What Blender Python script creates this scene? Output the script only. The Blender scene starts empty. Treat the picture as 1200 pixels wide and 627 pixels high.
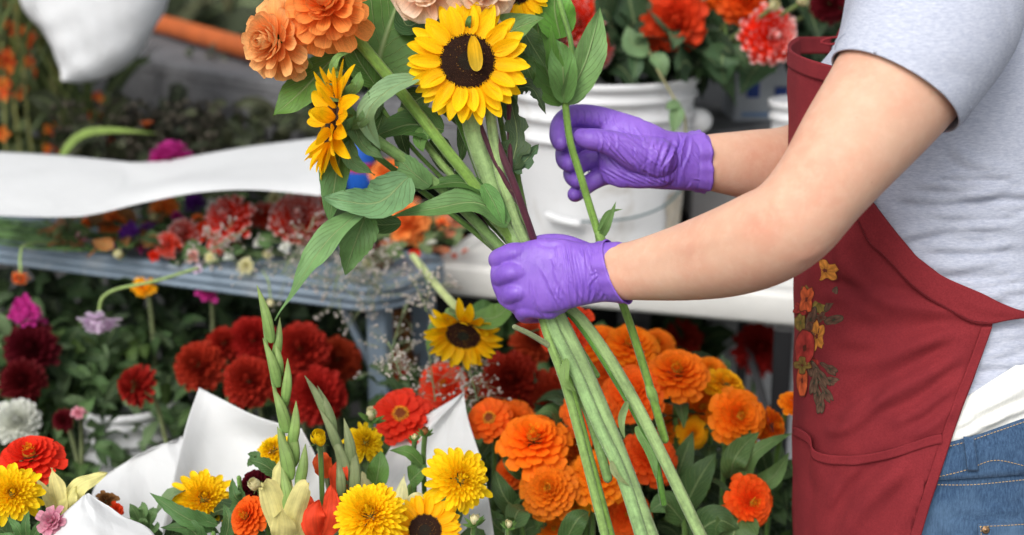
import bpy, bmesh, math, random
import numpy as np
from mathutils import Matrix, Vector
PI = math.pi
rnd = random.Random(7)
nr = np.random.RandomState(7)
SC = bpy.context.scene
COL = SC.collection

# ------------------------------------------------------------------ camera
CAMH = 1.43
PITCH = math.radians(15.0)
F = 1667.0                      # focal length in photo pixels (1200 wide)
C0 = np.array([0.0, 0.0, CAMH])
RT = np.array([1.0, 0, 0])
FW = np.array([0, math.cos(PITCH), -math.sin(PITCH)])
UP = np.array([0, math.sin(PITCH), math.cos(PITCH)])
cam_d = bpy.data.cameras.new('camera')
cam = bpy.data.objects.new('camera', cam_d)
COL.objects.link(cam)
cam.location = C0
cam.rotation_euler = (PI / 2 - PITCH, 0, 0)
cam_d.sensor_width = 36
cam_d.lens = 36 * F / 1200
cam_d.clip_start = 0.05
cam_d.clip_end = 500
cam_d.dof.use_dof = True
cam_d.dof.focus_distance = 1.64
cam_d.dof.aperture_fstop = 3.0
SC.camera = cam

# ------------------------------------------------------------------ light
SUN_EL, SUN_AZ = math.radians(44), math.radians(205)     # high, behind the camera's left shoulder
wd = bpy.data.worlds.new('World')
SC.world = wd
wd.use_nodes = True
nt = wd.node_tree
nt.nodes.clear()
sky = nt.nodes.new('ShaderNodeTexSky')
sky.sky_type = 'NISHITA'
sky.sun_disc = False
sky.sun_elevation = SUN_EL
sky.sun_rotation = SUN_AZ
sky.dust_density = 3.0
hs = nt.nodes.new('ShaderNodeHueSaturation')
hs.inputs['Saturation'].default_value = 0.22
hs.inputs['Value'].default_value = 1.0
bg = nt.nodes.new('ShaderNodeBackground')
bg.inputs['Strength'].default_value = 0.15
wo = nt.nodes.new('ShaderNodeOutputWorld')
nt.links.new(sky.outputs[0], hs.inputs['Color'])
nt.links.new(hs.outputs[0], bg.inputs['Color'])
nt.links.new(bg.outputs[0], wo.inputs[0])
sl = bpy.data.lights.new('sun', 'SUN')
sl.energy = 1.0
sl.angle = math.radians(30)
sl.color = (1.0, 0.96, 0.9)
so = bpy.data.objects.new('sun', sl)
COL.objects.link(so)
sd = Vector((math.sin(SUN_AZ) * math.cos(SUN_EL), math.cos(SUN_AZ) * math.cos(SUN_EL), math.sin(SUN_EL)))
so.rotation_euler = sd.to_track_quat('Z', 'Y').to_euler()
SC.view_settings.view_transform = 'Standard'
SC.view_settings.look = 'None'
SC.view_settings.exposure = 0.5
SC.view_settings.gamma = 1.0
SC.render.engine = 'CYCLES'
SC.cycles.use_denoising = True
SC.cycles.max_bounces = 6
SC.cycles.transparent_max_bounces = 4

# ------------------------------------------------------------------ helpers
def A(*a): return np.array(a, float)
def W(px, py, d):
    px, py, d = np.broadcast_arrays(np.asarray(px, float), np.asarray(py, float), np.asarray(d, float))
    return C0 + ((px - 600) * d / F)[..., None] * RT + ((313.5 - py) * d / F)[..., None] * UP + d[..., None] * FW
def G(px, py, z):
    r = RT * (px - 600) / F + UP * (313.5 - py) / F + FW
    return C0 + r * ((z - CAMH) / r[2])
def topx(V):
    R = V - C0
    d = R @ FW
    return 600 + F * (R @ RT) / d, 313.5 - F * (R @ UP) / d, d
def cam2w(v): return RT * v[0] + UP * v[1] - FW * v[2]      # (right, up, towards camera)
def nz(v):
    v = np.asarray(v, float)
    return v / (np.linalg.norm(v, axis=-1, keepdims=True) + 1e-12)
def lin(c):
    c = np.asarray(c, float) / 255.0
    return np.where(c <= 0.04045, c / 12.92, ((c + 0.055) / 1.055) ** 2.4)
def spline(P, n):
    P = np.asarray(P, float)
    if len(P) == 2: P = np.array([P[0], (P[0] + P[1]) / 2, P[1]])
    Q = np.vstack([2 * P[0] - P[1], P, 2 * P[-1] - P[-2]])
    m = len(P) - 1
    t = np.linspace(0, m, n)
    i = np.minimum(t.astype(int), m - 1)
    u = (t - i)[:, None]
    p0, p1, p2, p3 = Q[i], Q[i + 1], Q[i + 2], Q[i + 3]
    return 0.5 * (2 * p1 + (p2 - p0) * u + (2 * p0 - 5 * p1 + 4 * p2 - p3) * u ** 2 + (3 * p1 - p0 - 3 * p2 + p3) * u ** 3)
def pxline(P, n=0):
    """[(px,py,d)...] -> world points"""
    P = np.asarray(P, float)
    if n: P = spline(P, n)
    return W(P[:, 0], P[:, 1], P[:, 2])

class MB:
    def __init__(s): s.V = []; s.F = []; s.c = []; s.u = []; s.n = 0; s.S = []
    def add(s, V, Fc, col=(1, 1, 1), uv=None, smooth=True):
        V = np.asarray(V, float).reshape(-1, 3)
        col = np.asarray(col, float)
        if col.ndim == 1: col = np.tile(col, (len(V), 1))
        if uv is None: uv = np.zeros((len(V), 3))
        s.V.append(V); s.c.append(col); s.u.append(uv)
        for f in Fc: s.F.append(tuple(int(i) + s.n for i in f))
        s.S += [smooth] * len(Fc)
        s.n += len(V)
    def grid(s, P, col=(1, 1, 1), uv=None, close=False, smooth=True):
        a, b = P.shape[:2]
        idx = np.arange(a * b).reshape(a, b)
        j2 = np.roll(idx, -1, 1) if close else idx[:, 1:]
        j1 = idx if close else idx[:, :-1]
        q = np.stack([j1[:-1], j2[:-1], j2[1:], j1[1:]], -1).reshape(-1, 4)
        if uv is None:
            uu, vv = np.meshgrid(np.linspace(0, 1, b), np.linspace(0, 1, a))
            uv = np.stack([uu, vv, np.full_like(uu, rnd.random())], -1).reshape(-1, 3)
        col = np.asarray(col, float)
        if col.ndim == 3: col = col.reshape(-1, 3)
        s.add(P.reshape(-1, 3), q, col, uv, smooth)
    def tube(s, P, r, n=10, col=(1, 1, 1), cap=True, r2=None, ref=None):
        """P world points, r radius per point; r2 = radius along the view-depth direction"""
        P = np.asarray(P, float); m = len(P)
        r = np.broadcast_to(np.asarray(r, float), (m,)).copy()
        r2 = r.copy() if r2 is None else np.broadcast_to(np.asarray(r2, float), (m,)).copy()
        T = nz(np.gradient(P, axis=0))
        col = np.asarray(col, float)
        if cap:
            e = np.array([0.92, 0.7, 0.38, 0.05]); o = np.array([0.35, 0.7, 0.93, 1.0])
            P = np.vstack([P[0] - T[0] * (o * min(r[0], r2[0]))[::-1, None], P, P[-1] + T[-1] * (o * min(r[-1], r2[-1]))[:, None]])
            r = np.r_[(r[0] * e)[::-1], r, r[-1] * e]; r2 = np.r_[(r2[0] * e)[::-1], r2, r2[-1] * e]
            T = np.vstack([np.tile(T[0], (4, 1)), T, np.tile(T[-1], (4, 1))])
            if col.ndim == 2: col = np.vstack([np.tile(col[0], (4, 1)), col, np.tile(col[-1], (4, 1))])
            m += 8
        if ref is None:
            B = np.zeros_like(P)
            b = np.cross(T[0], FW)
            if np.linalg.norm(b) < 0.2: b = np.cross(T[0], RT)
            b = nz(b)
            for i in range(m):
                b = b - T[i] * (b @ T[i]); b = nz(b); B[i] = b
        else:
            B = nz(np.cross(T, ref))
        N = np.cross(B, T)
        th = np.linspace(0, 2 * PI, n, endpoint=False)
        R = P[:, None] + (r[:, None] * np.cos(th))[..., None] * B[:, None] + (r2[:, None] * np.sin(th))[..., None] * N[:, None]
        L = np.r_[0, np.cumsum(np.linalg.norm(np.diff(P, axis=0), axis=1))]
        uu, vv = np.meshgrid(th / (2 * PI), L)
        uv = np.stack([uu, vv, np.full_like(uu, rnd.random())], -1).reshape(-1, 3)
        c = np.repeat(col[:, None], n, 1) if col.ndim == 2 else col
        k = s.n
        s.grid(R, c, uv, close=True)
        s.F.append(tuple(k + i for i in range(n))[::-1]); s.F.append(tuple(k + (m - 1) * n + i for i in range(n))); s.S += [True, True]
    def box(s, c, hx, hy, hz, rot=0, col=(1, 1, 1), bev=0.004):
        c = np.asarray(c, float)
        b = min(bev, hx * .4, hy * .4, hz * .4)
        loops = []
        for z, i in ((-hz, b), (-hz + b, 0), (hz - b, 0), (hz, b)):
            loops.append([(x * (hx - (i if True else 0)) , y * (hy - i), z) for x, y in ((-1, -1), (1, -1), (1, 1), (-1, 1))])
        # chamfered vertical corners too
        L = []
        for z, i in ((-hz, b), (-hz + b, 0), (hz - b, 0), (hz, b)):
            X, Y = hx - i, hy - i
            L.append([(-X, -Y + b, z), (-X + b, -Y, z), (X - b, -Y, z), (X, -Y + b, z), (X, Y - b, z), (X - b, Y, z), (-X + b, Y, z), (-X, Y - b, z)])
        V = np.array(L, float).reshape(-1, 3)
        Rm = np.array([[math.cos(rot), -math.sin(rot), 0], [math.sin(rot), math.cos(rot), 0], [0, 0, 1]])
        V = V @ Rm.T + c
        Fc = [tuple(range(8))[::-1], tuple(range(24, 32))]
        for k in range(3):
            for i in range(8):
                j = (i + 1) % 8
                Fc.append((k * 8 + i, k * 8 + j, (k + 1) * 8 + j, (k + 1) * 8 + i))
        s.add(V, Fc, col, smooth=False)
    def lathe(s, prof, c=(0, 0, 0), n=64, col=(1, 1, 1), M=None, wob=0.0):
        """prof [(r,z)...] about world Z at c (or matrix M)"""
        prof = np.asarray(prof, float)
        th = np.linspace(0, 2 * PI, n, endpoint=False)
        R = np.stack([prof[:, :1] * np.cos(th), prof[:, :1] * np.sin(th), np.repeat(prof[:, 1:2], n, 1)], -1)
        if M is not None:
            R = R @ np.asarray(M)[:3, :3].T
        s.grid(R + np.asarray(c, float), col, close=True)
    def mesh(s, name):
        me = bpy.data.meshes.new(name)
        V = np.vstack(s.V) if s.V else np.zeros((0, 3))
        me.from_pydata(V.tolist(), [], s.F)
        me.polygons.foreach_set('use_smooth', s.S)
        ca = me.color_attributes.new('col', 'FLOAT_COLOR', 'POINT')
        c = np.vstack(s.c); c = np.hstack([c, np.ones((len(c), 1))])
        ca.data.foreach_set('color', c.ravel())
        ua = me.attributes.new('puv', 'FLOAT_VECTOR', 'POINT')
        ua.data.foreach_set('vector', np.vstack(s.u).ravel())
        me.update()
        return me
    def build(s, name, mat, parent=None, label=None, origin=None, **kw):
        """link as ONE mesh object, its origin at the parent's (or given) place"""
        if parent is not None: o0 = np.array(parent['_w'])
        elif origin is not None: o0 = np.asarray(origin, float)
        else:
            V = np.vstack(s.V); o0 = A(V[:, 0].mean(), V[:, 1].mean(), V[:, 2].min())
        s.V = [v - o0 for v in s.V]
        me = s.mesh(name)
        me.materials.append(mat)
        o = bpy.data.objects.new(name, me)
        COL.objects.link(o)
        if parent is not None: o.parent = parent
        else: o.location = o0
        o['_w'] = list(map(float, o0))
        if label: o['label'] = label
        for k, v in kw.items(): o[k] = v
        return o

def thing(name, label, cat, loc, group=None):
    o = bpy.data.objects.new(name, None)
    o.empty_display_size = 0.02
    COL.objects.link(o)
    o.location = loc
    o['_w'] = list(map(float, loc))
    o['label'] = label; o['category'] = cat
    if group: o['group'] = group
    return o
def tag(o, label, cat, group=None):
    o['label'] = label; o['category'] = cat
    if group: o['group'] = group
    return o
def frame_of(nrm, spin=0.0):
    """rotation whose z is nrm"""
    z = nz(nrm)
    x = np.cross(UP, z)
    if np.linalg.norm(x) < 0.1: x = np.cross(RT, z)
    x = nz(x); y = np.cross(z, x)
    c, s = math.cos(spin), math.sin(spin)
    return np.stack([x * c + y * s, -x * s + y * c, z], 1)

# ------------------------------------------------------------------ materials
def mk(name):
    m = bpy.data.materials.new(name); m.use_nodes = True
    t = m.node_tree; t.nodes.clear()
    return m, t
def N(t, kind, **kw):
    n = t.nodes.new(kind)
    for k, v in kw.items():
        if k.startswith('i_'): n.inputs[int(k[2:]) if k[2:].isdigit() else k[2:]].default_value = v
        else: setattr(n, k, v)
    return n
def lk(t, a, b): t.links.new(a, b)
def math_(t, op, a, b=None):
    n = N(t, 'ShaderNodeMath', operation=op)
    for i, x in enumerate((a, b)):
        if x is None: continue
        if isinstance(x, (int, float)): n.inputs[i].default_value = x
        else: lk(t, x, n.inputs[i])
    return n.outputs[0]
def mixc(t, f, a, b, mode='MIX'):
    n = N(t, 'ShaderNodeMix', data_type='RGBA', blend_type=mode)
    for i, x in ((0, f), (6, a), (7, b)):
        if isinstance(x, (int, float)): n.inputs[i].default_value = x
        elif isinstance(x, (tuple, list, np.ndarray)): n.inputs[i].default_value = tuple(x)[:3] + (1,)
        else: lk(t, x, n.inputs[i])
    return n.outputs[2]
def noise(t, scale, detail=3, rough=0.5, vec=None, dist=0.0):
    n = N(t, 'ShaderNodeTexNoise'); n.inputs['Scale'].default_value = scale; n.inputs['Detail'].default_value = detail
    n.inputs['Roughness'].default_value = rough; n.inputs['Distortion'].default_value = dist
    if vec is not None: lk(t, vec, n.inputs['Vector'])
    return n.outputs['Fac']
def ramp(t, f, lo, hi, a=0.0, b=1.0):
    n = N(t, 'ShaderNodeMapRange'); n.inputs[1].default_value = lo; n.inputs[2].default_value = hi
    n.inputs[3].default_value = a; n.inputs[4].default_value = b
    lk(t, f, n.inputs[0]); return n.outputs[0]
def scaled(t, vec, s):
    n = N(t, 'ShaderNodeMapping'); n.inputs['Scale'].default_value = s; lk(t, vec, n.inputs['Vector']); return n.outputs[0]
def objco(t): return N(t, 'ShaderNodeTexCoord').outputs['Object']
def finish(t, col, rough=0.6, spec=0.5, bump=None, bstr=0.3, bdist=0.001, transl=0.0, sss=0.0, sssr=(1, .3, .15), metal=0.0, coat=0.0, sheen=0.0, ssss=0.005):
    p = N(t, 'ShaderNodeBsdfPrincipled')
    if isinstance(col, (tuple, list, np.ndarray)): p.inputs['Base Color'].default_value = tuple(col)[:3] + (1,)
    else: lk(t, col, p.inputs['Base Color'])
    if isinstance(rough, (int, float)): p.inputs['Roughness'].default_value = rough
    else: lk(t, rough, p.inputs['Roughness'])
    p.inputs['Specular IOR Level'].default_value = spec
    p.inputs['Metallic'].default_value = metal
    p.inputs['Coat Weight'].default_value = coat
    p.inputs['Sheen Weight'].default_value = sheen
    if sss:
        p.inputs['Subsurface Weight'].default_value = sss
        p.inputs['Subsurface Radius'].default_value = sssr
        p.inputs['Subsurface Scale'].default_value = ssss
    if bump is not None:
        b = N(t, 'ShaderNodeBump'); b.inputs['Strength'].default_value = bstr; b.inputs['Distance'].default_value = bdist
        lk(t, bump, b.inputs['Height']); lk(t, b.outputs[0], p.inputs['Normal'])
    out = N(t, 'ShaderNodeOutputMaterial')
    if transl:
        tr = N(t, 'ShaderNodeBsdfTranslucent')
        if isinstance(col, (tuple, list, np.ndarray)): tr.inputs['Color'].default_value = tuple(col)[:3] + (1,)
        else: lk(t, col, tr.inputs['Color'])
        mx = N(t, 'ShaderNodeMixShader'); mx.inputs[0].default_value = transl
        lk(t, p.outputs[0], mx.inputs[1]); lk(t, tr.outputs[0], mx.inputs[2]); lk(t, mx.outputs[0], out.inputs[0])
    else: lk(t, p.outputs[0], out.inputs[0])
def attr(t, name): return N(t, 'ShaderNodeAttribute', attribute_name=name)

def m_petal():
    m, t = mk('petal'); c = attr(t, 'col').outputs['Color']; uv = attr(t, 'puv').outputs['Vector']
    st = noise(t, 1.0, 3, .6, scaled(t, uv, (9, 1.2, 31)))
    bl = noise(t, 60, 3, .6, objco(t))
    f = math_(t, 'ADD', ramp(t, st, .3, .7, -.16, .16), ramp(t, bl, .3, .7, -.14, .14))
    h = N(t, 'ShaderNodeHueSaturation'); lk(t, c, h.inputs['Color']); ob = N(t, 'ShaderNodeObjectInfo').outputs['Random']
    lk(t, math_(t, 'ADD', f, ramp(t, ob, 0, 1, .86, 1.08)), h.inputs['Value']); lk(t, ramp(t, math_(t, 'FRACT', math_(t, 'MULTIPLY', ob, 7.3)), 0, 1, .4985, .512), h.inputs['Hue'])
    finish(t, h.outputs[0], .6, .15, bump=st, bstr=.35, bdist=.001, transl=.36)
    return m
def m_leaf():
    m, t = mk('leaf'); c = attr(t, 'col').outputs['Color']; uv = attr(t, 'puv').outputs['Vector']
    s = N(t, 'ShaderNodeSeparateXYZ'); lk(t, uv, s.inputs[0])
    au = math_(t, 'ABSOLUTE', math_(t, 'SUBTRACT', s.outputs[0], .5))
    wob = noise(t, 2.5, 1, .5, uv)
    ph = math_(t, 'ADD', math_(t, 'SUBTRACT', math_(t, 'MULTIPLY', s.outputs[1], 8.0), math_(t, 'MULTIPLY', au, 7.0)), math_(t, 'MULTIPLY', wob, 1.6))
    tri = math_(t, 'ABSOLUTE', math_(t, 'SUBTRACT', math_(t, 'FRACT', ph), .5))
    side = ramp(t, tri, .0, .06, 1.0, 0.0)
    mid = ramp(t, au, .006, .035, 1.0, 0.0)
    vein = math_(t, 'MAXIMUM', mid, math_(t, 'MULTIPLY', side, .9))
    # fine net of veinlets
    vo = N(t, 'ShaderNodeTexVoronoi', feature='DISTANCE_TO_EDGE'); vo.inputs['Scale'].default_value = 26
    lk(t, scaled(t, uv, (1, 1.8, 3)), vo.inputs['Vector'])
    net = ramp(t, vo.outputs['Distance'], 0, .12, 1, 0)
    blot = noise(t, 35, 4, .6, objco(t))
    h = N(t, 'ShaderNodeHueSaturation'); lk(t, c, h.inputs['Color']); lk(t, ramp(t, blot, .25, .75, .72, 1.3), h.inputs['Value'])
    c1 = mixc(t, math_(t, 'MULTIPLY', net, .07), h.outputs[0], (.22, .34, .10))
    c2 = mixc(t, math_(t, 'MULTIPLY', vein, .6), c1, (.36, .46, .20))
    hgt = math_(t, 'SUBTRACT', math_(t, 'MULTIPLY', noise(t, 7, 2, .5, uv), .8), vein)
    finish(t, c2, .55, .35, bump=hgt, bstr=.7, bdist=.0016, transl=.22)
    return m
def m_stem():
    m, t = mk('stem'); c = attr(t, 'col').outputs['Color']; uv = attr(t, 'puv').outputs['Vector']
    st = noise(t, 1.0, 3, .6, scaled(t, uv, (10, 18, 20)))
    bl = noise(t, 220, 3, .7, objco(t)); b2 = noise(t, 28, 3, .6, objco(t))
    f = math_(t, 'ADD', ramp(t, st, .35, .65, .78, 1.18), math_(t, 'ADD', ramp(t, bl, .3, .7, -.16, .16), ramp(t, b2, .3, .7, -.2, .2)))
    h = N(t, 'ShaderNodeHueSaturation'); lk(t, c, h.inputs['Color']); lk(t, f, h.inputs['Value'])
    sc_ = mixc(t, ramp(t, noise(t, 45, 5, .7, objco(t), .6), .60, .72, 0, .55), h.outputs[0], lin((120, 104, 72)))
    finish(t, sc_, .6, .25, bump=math_(t, 'ADD', st, math_(t, 'MULTIPLY', bl, .5)), bstr=.6, bdist=.002, sheen=.2)
    return m
def m_fab(name, c1, c2, scale, stretch, rough=.9, bstr=.4, sheen=.2, wear=None, blot=None):
    m, t = mk(name); o = objco(t)
    n1 = noise(t, scale, 4, .7, scaled(t, o, stretch)); n2 = noise(t, 12, 4, .6, o)
    c = mixc(t, ramp(t, n1, .35, .65), c1, c2)
    if blot is not None: c = mixc(t, ramp(t, n2, .45, .75, 0, .6), c, blot)
    wv = N(t, 'ShaderNodeTexWave'); wv.inputs['Scale'].default_value = 420; wv.bands_direction = 'DIAGONAL'; wv.inputs['Distortion'].default_value = 1.0
    lk(t, o, wv.inputs['Vector'])
    if wear is not None: c = mixc(t, ramp(t, noise(t, 5, 3, .6, o), .48, .7, 0, .8), c, wear)
    finish(t, c, rough, .2, bump=math_(t, 'ADD', n1, math_(t, 'MULTIPLY', wv.outputs['Fac'], .5)), bstr=bstr, bdist=.0008, sheen=sheen)
    return m
def m_plain(name, col, rough=.5, spec=.5, var=.12, scale=8, bstr=.15, dirt=None, dlo=.55, dscale=6, **kw):
    m, t = mk(name); o = objco(t)
    n1 = noise(t, scale, 5, .65, o)
    h = N(t, 'ShaderNodeHueSaturation'); h.inputs['Color'].default_value = tuple(col) + (1,); lk(t, ramp(t, n1, .3, .7, 1 - var, 1 + var), h.inputs['Value'])
    c = h.outputs[0]
    if dirt is not None: c = mixc(t, ramp(t, noise(t, dscale, 6, .7, o, .5), dlo, dlo + .18, 0, .75), c, dirt)
    finish(t, c, rough, spec, bump=noise(t, scale * 12, 4, .6, o), bstr=bstr, bdist=.001, **kw)
    return m
def m_skin():
    m, t = mk('skin'); o = objco(t); c = attr(t, 'col').outputs['Color']
    n1 = noise(t, 14, 4, .6, o); n2 = noise(t, 420, 3, .6, o)
    vo = N(t, 'ShaderNodeTexVoronoi'); vo.inputs['Scale'].default_value = 46; vo.inputs['Randomness'].default_value = 1; lk(t, o, vo.inputs['Vector'])
    a = mixc(t, ramp(t, n1, .35, .65, 0, .6), c, mixc(t, .5, c, lin((206, 120, 96))))
    a = mixc(t, ramp(t, noise(t, 70, 3, .6, o), .45, .7, 0, .35), a, mixc(t, .5, c, lin((238, 206, 180))))
    fr = math_(t, 'MULTIPLY', ramp(t, vo.outputs['Distance'], .03, .055, 1, 0), ramp(t, noise(t, 30, 1, .5, o), .56, .62))
    a = mixc(t, math_(t, 'MULTIPLY', fr, .4), a, lin((150, 95, 65)))
    v2 = N(t, 'ShaderNodeTexVoronoi', feature='DISTANCE_TO_EDGE'); v2.inputs['Scale'].default_value = 700; lk(t, o, v2.inputs['Vector'])
    finish(t, a, .55, .28, bump=math_(t, 'ADD', n2, math_(t, 'MULTIPLY', v2.outputs['Distance'], .8)), bstr=.3, bdist=.0006, sss=.2, ssss=.008)
    return m
def m_glove():
    m, t = mk('nitrile_glove'); o = objco(t)
    n1 = noise(t, 18, 4, .6, o); n2 = noise(t, 90, 4, .6, o, .8)
    wr = noise(t, 40, 4, .6, scaled(t, o, (2.6, .7, .5)), 1.0)
    rg = N(t, 'ShaderNodeTexNoise'); rg.noise_type = 'RIDGED_MULTIFRACTAL'; rg.inputs['Scale'].default_value = 26; rg.inputs['Detail'].default_value = 3; rg.inputs['Distortion'].default_value = .6; lk(t, scaled(t, o, (2.2, .8, .7)), rg.inputs['Vector'])
    wr = math_(t, 'ADD', wr, math_(t, 'MULTIPLY', rg.outputs['Fac'], .35))
    c = mixc(t, ramp(t, n1, .3, .7), lin((116, 78, 180)), lin((146, 106, 206)))
    finish(t, c, ramp(t, n2, .3, .7, .36, .52), .42, bump=math_(t, 'ADD', wr, math_(t, 'MULTIPLY', n2, .35)), bstr=.55, bdist=.0022, sss=.15, sssr=(.5, .3, 1), ssss=.003)
    return m
def m_col(name='painted', rough=.7, spec=.3, transl=0.0):
    m, t = mk(name); c = attr(t, 'col').outputs['Color']
    h = N(t, 'ShaderNodeHueSaturation'); lk(t, c, h.inputs['Color']); lk(t, ramp(t, noise(t, 160, 4, .6, objco(t)), .3, .7, .8, 1.2), h.inputs['Value'])
    finish(t, h.outputs[0], rough, spec, bump=noise(t, 500, 2, .5, objco(t)), bstr=.2, bdist=.0006, transl=transl)
    return m
def m_paper():
    m, t = mk('wrapping_paper'); o = objco(t)
    n = noise(t, 5, 4, .6, o); fi = noise(t, 240, 3, .6, o)
    c = mixc(t, ramp(t, n, .3, .7), (.70, .71, .71), (.77, .78, .78))
    finish(t, c, .65, .25, bump=math_(t, 'ADD', noise(t, 14, 3, .5, o, 1.2), math_(t, 'MULTIPLY', fi, .1)), bstr=.5, bdist=.005, transl=.2)
    return m
M = dict(
    petal=m_petal(), leaf=m_leaf(), stem=m_stem(), skin=m_skin(), glove=m_glove(), paper=m_paper(),
    print=m_col('appliqued_cloth', .85, .15), seed=m_col('seeds', .7, .25),
    shirt=m_fab('heather_grey_jersey', lin((168, 174, 192)), lin((196, 200, 212)), 300, (.45, .45, 2.0), bstr=.3, sheen=.08),
    apron=m_fab('burgundy_cotton', lin((120, 36, 42)), lin((138, 45, 50)), 500, (1, 1, 1), bstr=.35, sheen=0.0, blot=lin((100, 28, 36))),
    jeans=m_fab('blue_denim', lin((44, 68, 98)), lin((74, 102, 134)), 520, (1, 1, .18), bstr=.6, sheen=.1, wear=lin((104, 132, 160))),
    under=m_fab('white_cotton', lin((224, 224, 218)), lin((238, 238, 232)), 300, (1, 1, .4), bstr=.2),
    thread=m_plain('stitching_thread', lin((190, 160, 110)), .8),
    redthread=m_plain('dark_red_thread', lin((110, 22, 34)), .8),
    bucket=m_plain('white_bucket_plastic', (.68, .69, .70), .45, .45, .08, 3, .2, dirt=(.42, .39, .34), dlo=.53, dscale=9),
    rust=m_plain('torn_grubby_sticker', (.46, .41, .33), .8, .3, .35, 25, .5, dirt=(.68, .67, .65), dlo=.5, dscale=40),
    table=m_plain('blue_grey_painted_metal', lin((112, 128, 142)), .42, .5, .1, 10, .15, dirt=lin((150, 155, 158)), dlo=.55, dscale=9),
    white=m_plain('white_table_plastic', lin((224, 223, 218)), .5, .4, .06, 6, .3, dirt=(.42, .38, .32), dlo=.62, dscale=7),
    black=m_plain('black_metal', (.02, .02, .022), .45, .5),
    wire=m_plain('coated_wire', lin((70, 95, 100)), .5),
    ground=m_plain('asphalt', (.055, .054, .052), .9, .3, .3, 40, .5),
    wood=m_plain('weathered_grey_wood', lin((104, 104, 106)), .8, .3, .3, 12, .5, dirt=lin((70, 68, 66))),
    dark=m_plain('crate_and_shade_black', (.012, .012, .013), .95, .1),  # flat black for the crates and the painted shade beneath the bench
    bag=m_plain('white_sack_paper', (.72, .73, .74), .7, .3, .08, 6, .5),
    cone=m_plain('orange_plastic', lin((184, 92, 40)), .6, .3, .25, 10),
    box=m_plain('grey_cardboard', lin((140, 138, 138)), .85, .2, .1, 8),
    box2=m_plain('pale_grey_carton', lin((165, 170, 176)), .8, .2, .1, 8),
    blue=m_plain('blue_print', lin((36, 60, 128)), .6, .3, .1),
    lblue=m_plain('pale_blue_print', lin((120, 145, 180)), .7, .3, .1),
    can=m_plain('blue_can_paint', lin((30, 90, 185)), .35, .5, .1),
    metal=m_plain('brass_rivet', lin((150, 120, 90)), .35, .5, .2, metal=.9),
    hair=m_plain('dark_brown_hair', (.05, .03, .02), .6, .4, .4, 80, .6),
    shoe=m_plain('shoe_leather', (.08, .07, .07), .6),
)
# ------------------------------------------------------------------ organic surfaces
def remesh(mb, voxel, smooth=4):
    me = mb.mesh('tmp'); o = bpy.data.objects.new('tmp', me); COL.objects.link(o)
    r = o.modifiers.new('r', 'REMESH'); r.mode = 'VOXEL'; r.voxel_size = voxel; r.adaptivity = 0
    s = o.modifiers.new('s', 'SMOOTH'); s.iterations = smooth; s.factor = .5
    dg = bpy.context.evaluated_depsgraph_get()
    e = bpy.data.meshes.new_from_object(o.evaluated_get(dg))
    n = len(e.vertices)
    V = np.empty(n * 3); e.vertices.foreach_get('co', V); V = V.reshape(-1, 3)
    Nn = np.empty(n * 3); e.vertex_normals.foreach_get('vector', Nn); Nn = Nn.reshape(-1, 3)
    lt = np.empty(len(e.loops), int); e.loops.foreach_get('vertex_index', lt)
    ls = np.empty(len(e.polygons), int); e.polygons.foreach_get('loop_start', ls)
    lc = np.empty(len(e.polygons), int); e.polygons.foreach_get('loop_total', lc)
    Fc = [tuple(lt[a:a + b]) for a, b in zip(ls, lc)]
    bpy.data.objects.remove(o); bpy.data.meshes.remove(me); bpy.data.meshes.remove(e)
    return V, Nn, Fc
def polydist(x, y, P):
    P = np.asarray(P, float); best = np.full(x.shape, 1e9); tt = np.zeros(x.shape); sg = np.zeros(x.shape)
    L = np.r_[0, np.cumsum(np.linalg.norm(np.diff(P[:, :2], axis=0), axis=1))]
    for i in range(len(P) - 1):
        ax, ay = P[i][:2]; bx, by = P[i + 1][:2]
        dx, dy = bx - ax, by - ay; l2 = dx * dx + dy * dy + 1e-9
        t = np.clip(((x - ax) * dx + (y - ay) * dy) / l2, 0, 1)
        ex, ey = x - ax - t * dx, y - ay - t * dy
        d = np.hypot(ex, ey); m = d < best
        best[m] = d[m]; tt[m] = (L[i] + t[m] * math.sqrt(l2)) / L[-1]; sg[m] = np.sign(dx * ey - dy * ex)[m]
    return best, tt, sg
def crease(x, y, strokes):
    """strokes (pts, width px, height m): a raised fold with a valley beside it, fading at its ends"""
    h = np.zeros(x.shape)
    for P, w, a in strokes:
        P = spline(np.asarray(P, float)[:, :2], 9) if len(P) > 2 else P
        d, t, s = polydist(x, y, P)
        sd = d * s
        fade = np.clip(np.minimum(t, 1 - t) / .22, 0, 1); fade = fade * fade * (3 - 2 * fade)
        h += a * fade * (np.exp(-(sd / w) ** 2) - .75 * np.exp(-((sd - 1.7 * w) / w) ** 2))
    return h
def limb(mb, rings, n=28, depthscale=1.0, steps=6, col=(1, 1, 1)):
    """rings (px,py,d, half width px, half depth m)"""
    R = spline(np.asarray(rings, float), (len(rings) - 1) * steps + 1)
    P = W(R[:, 0], R[:, 1], R[:, 2])
    mb.tube(P, R[:, 3] * R[:, 2] / F, n, col, r2=R[:, 4] * depthscale, ref=FW)

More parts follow.
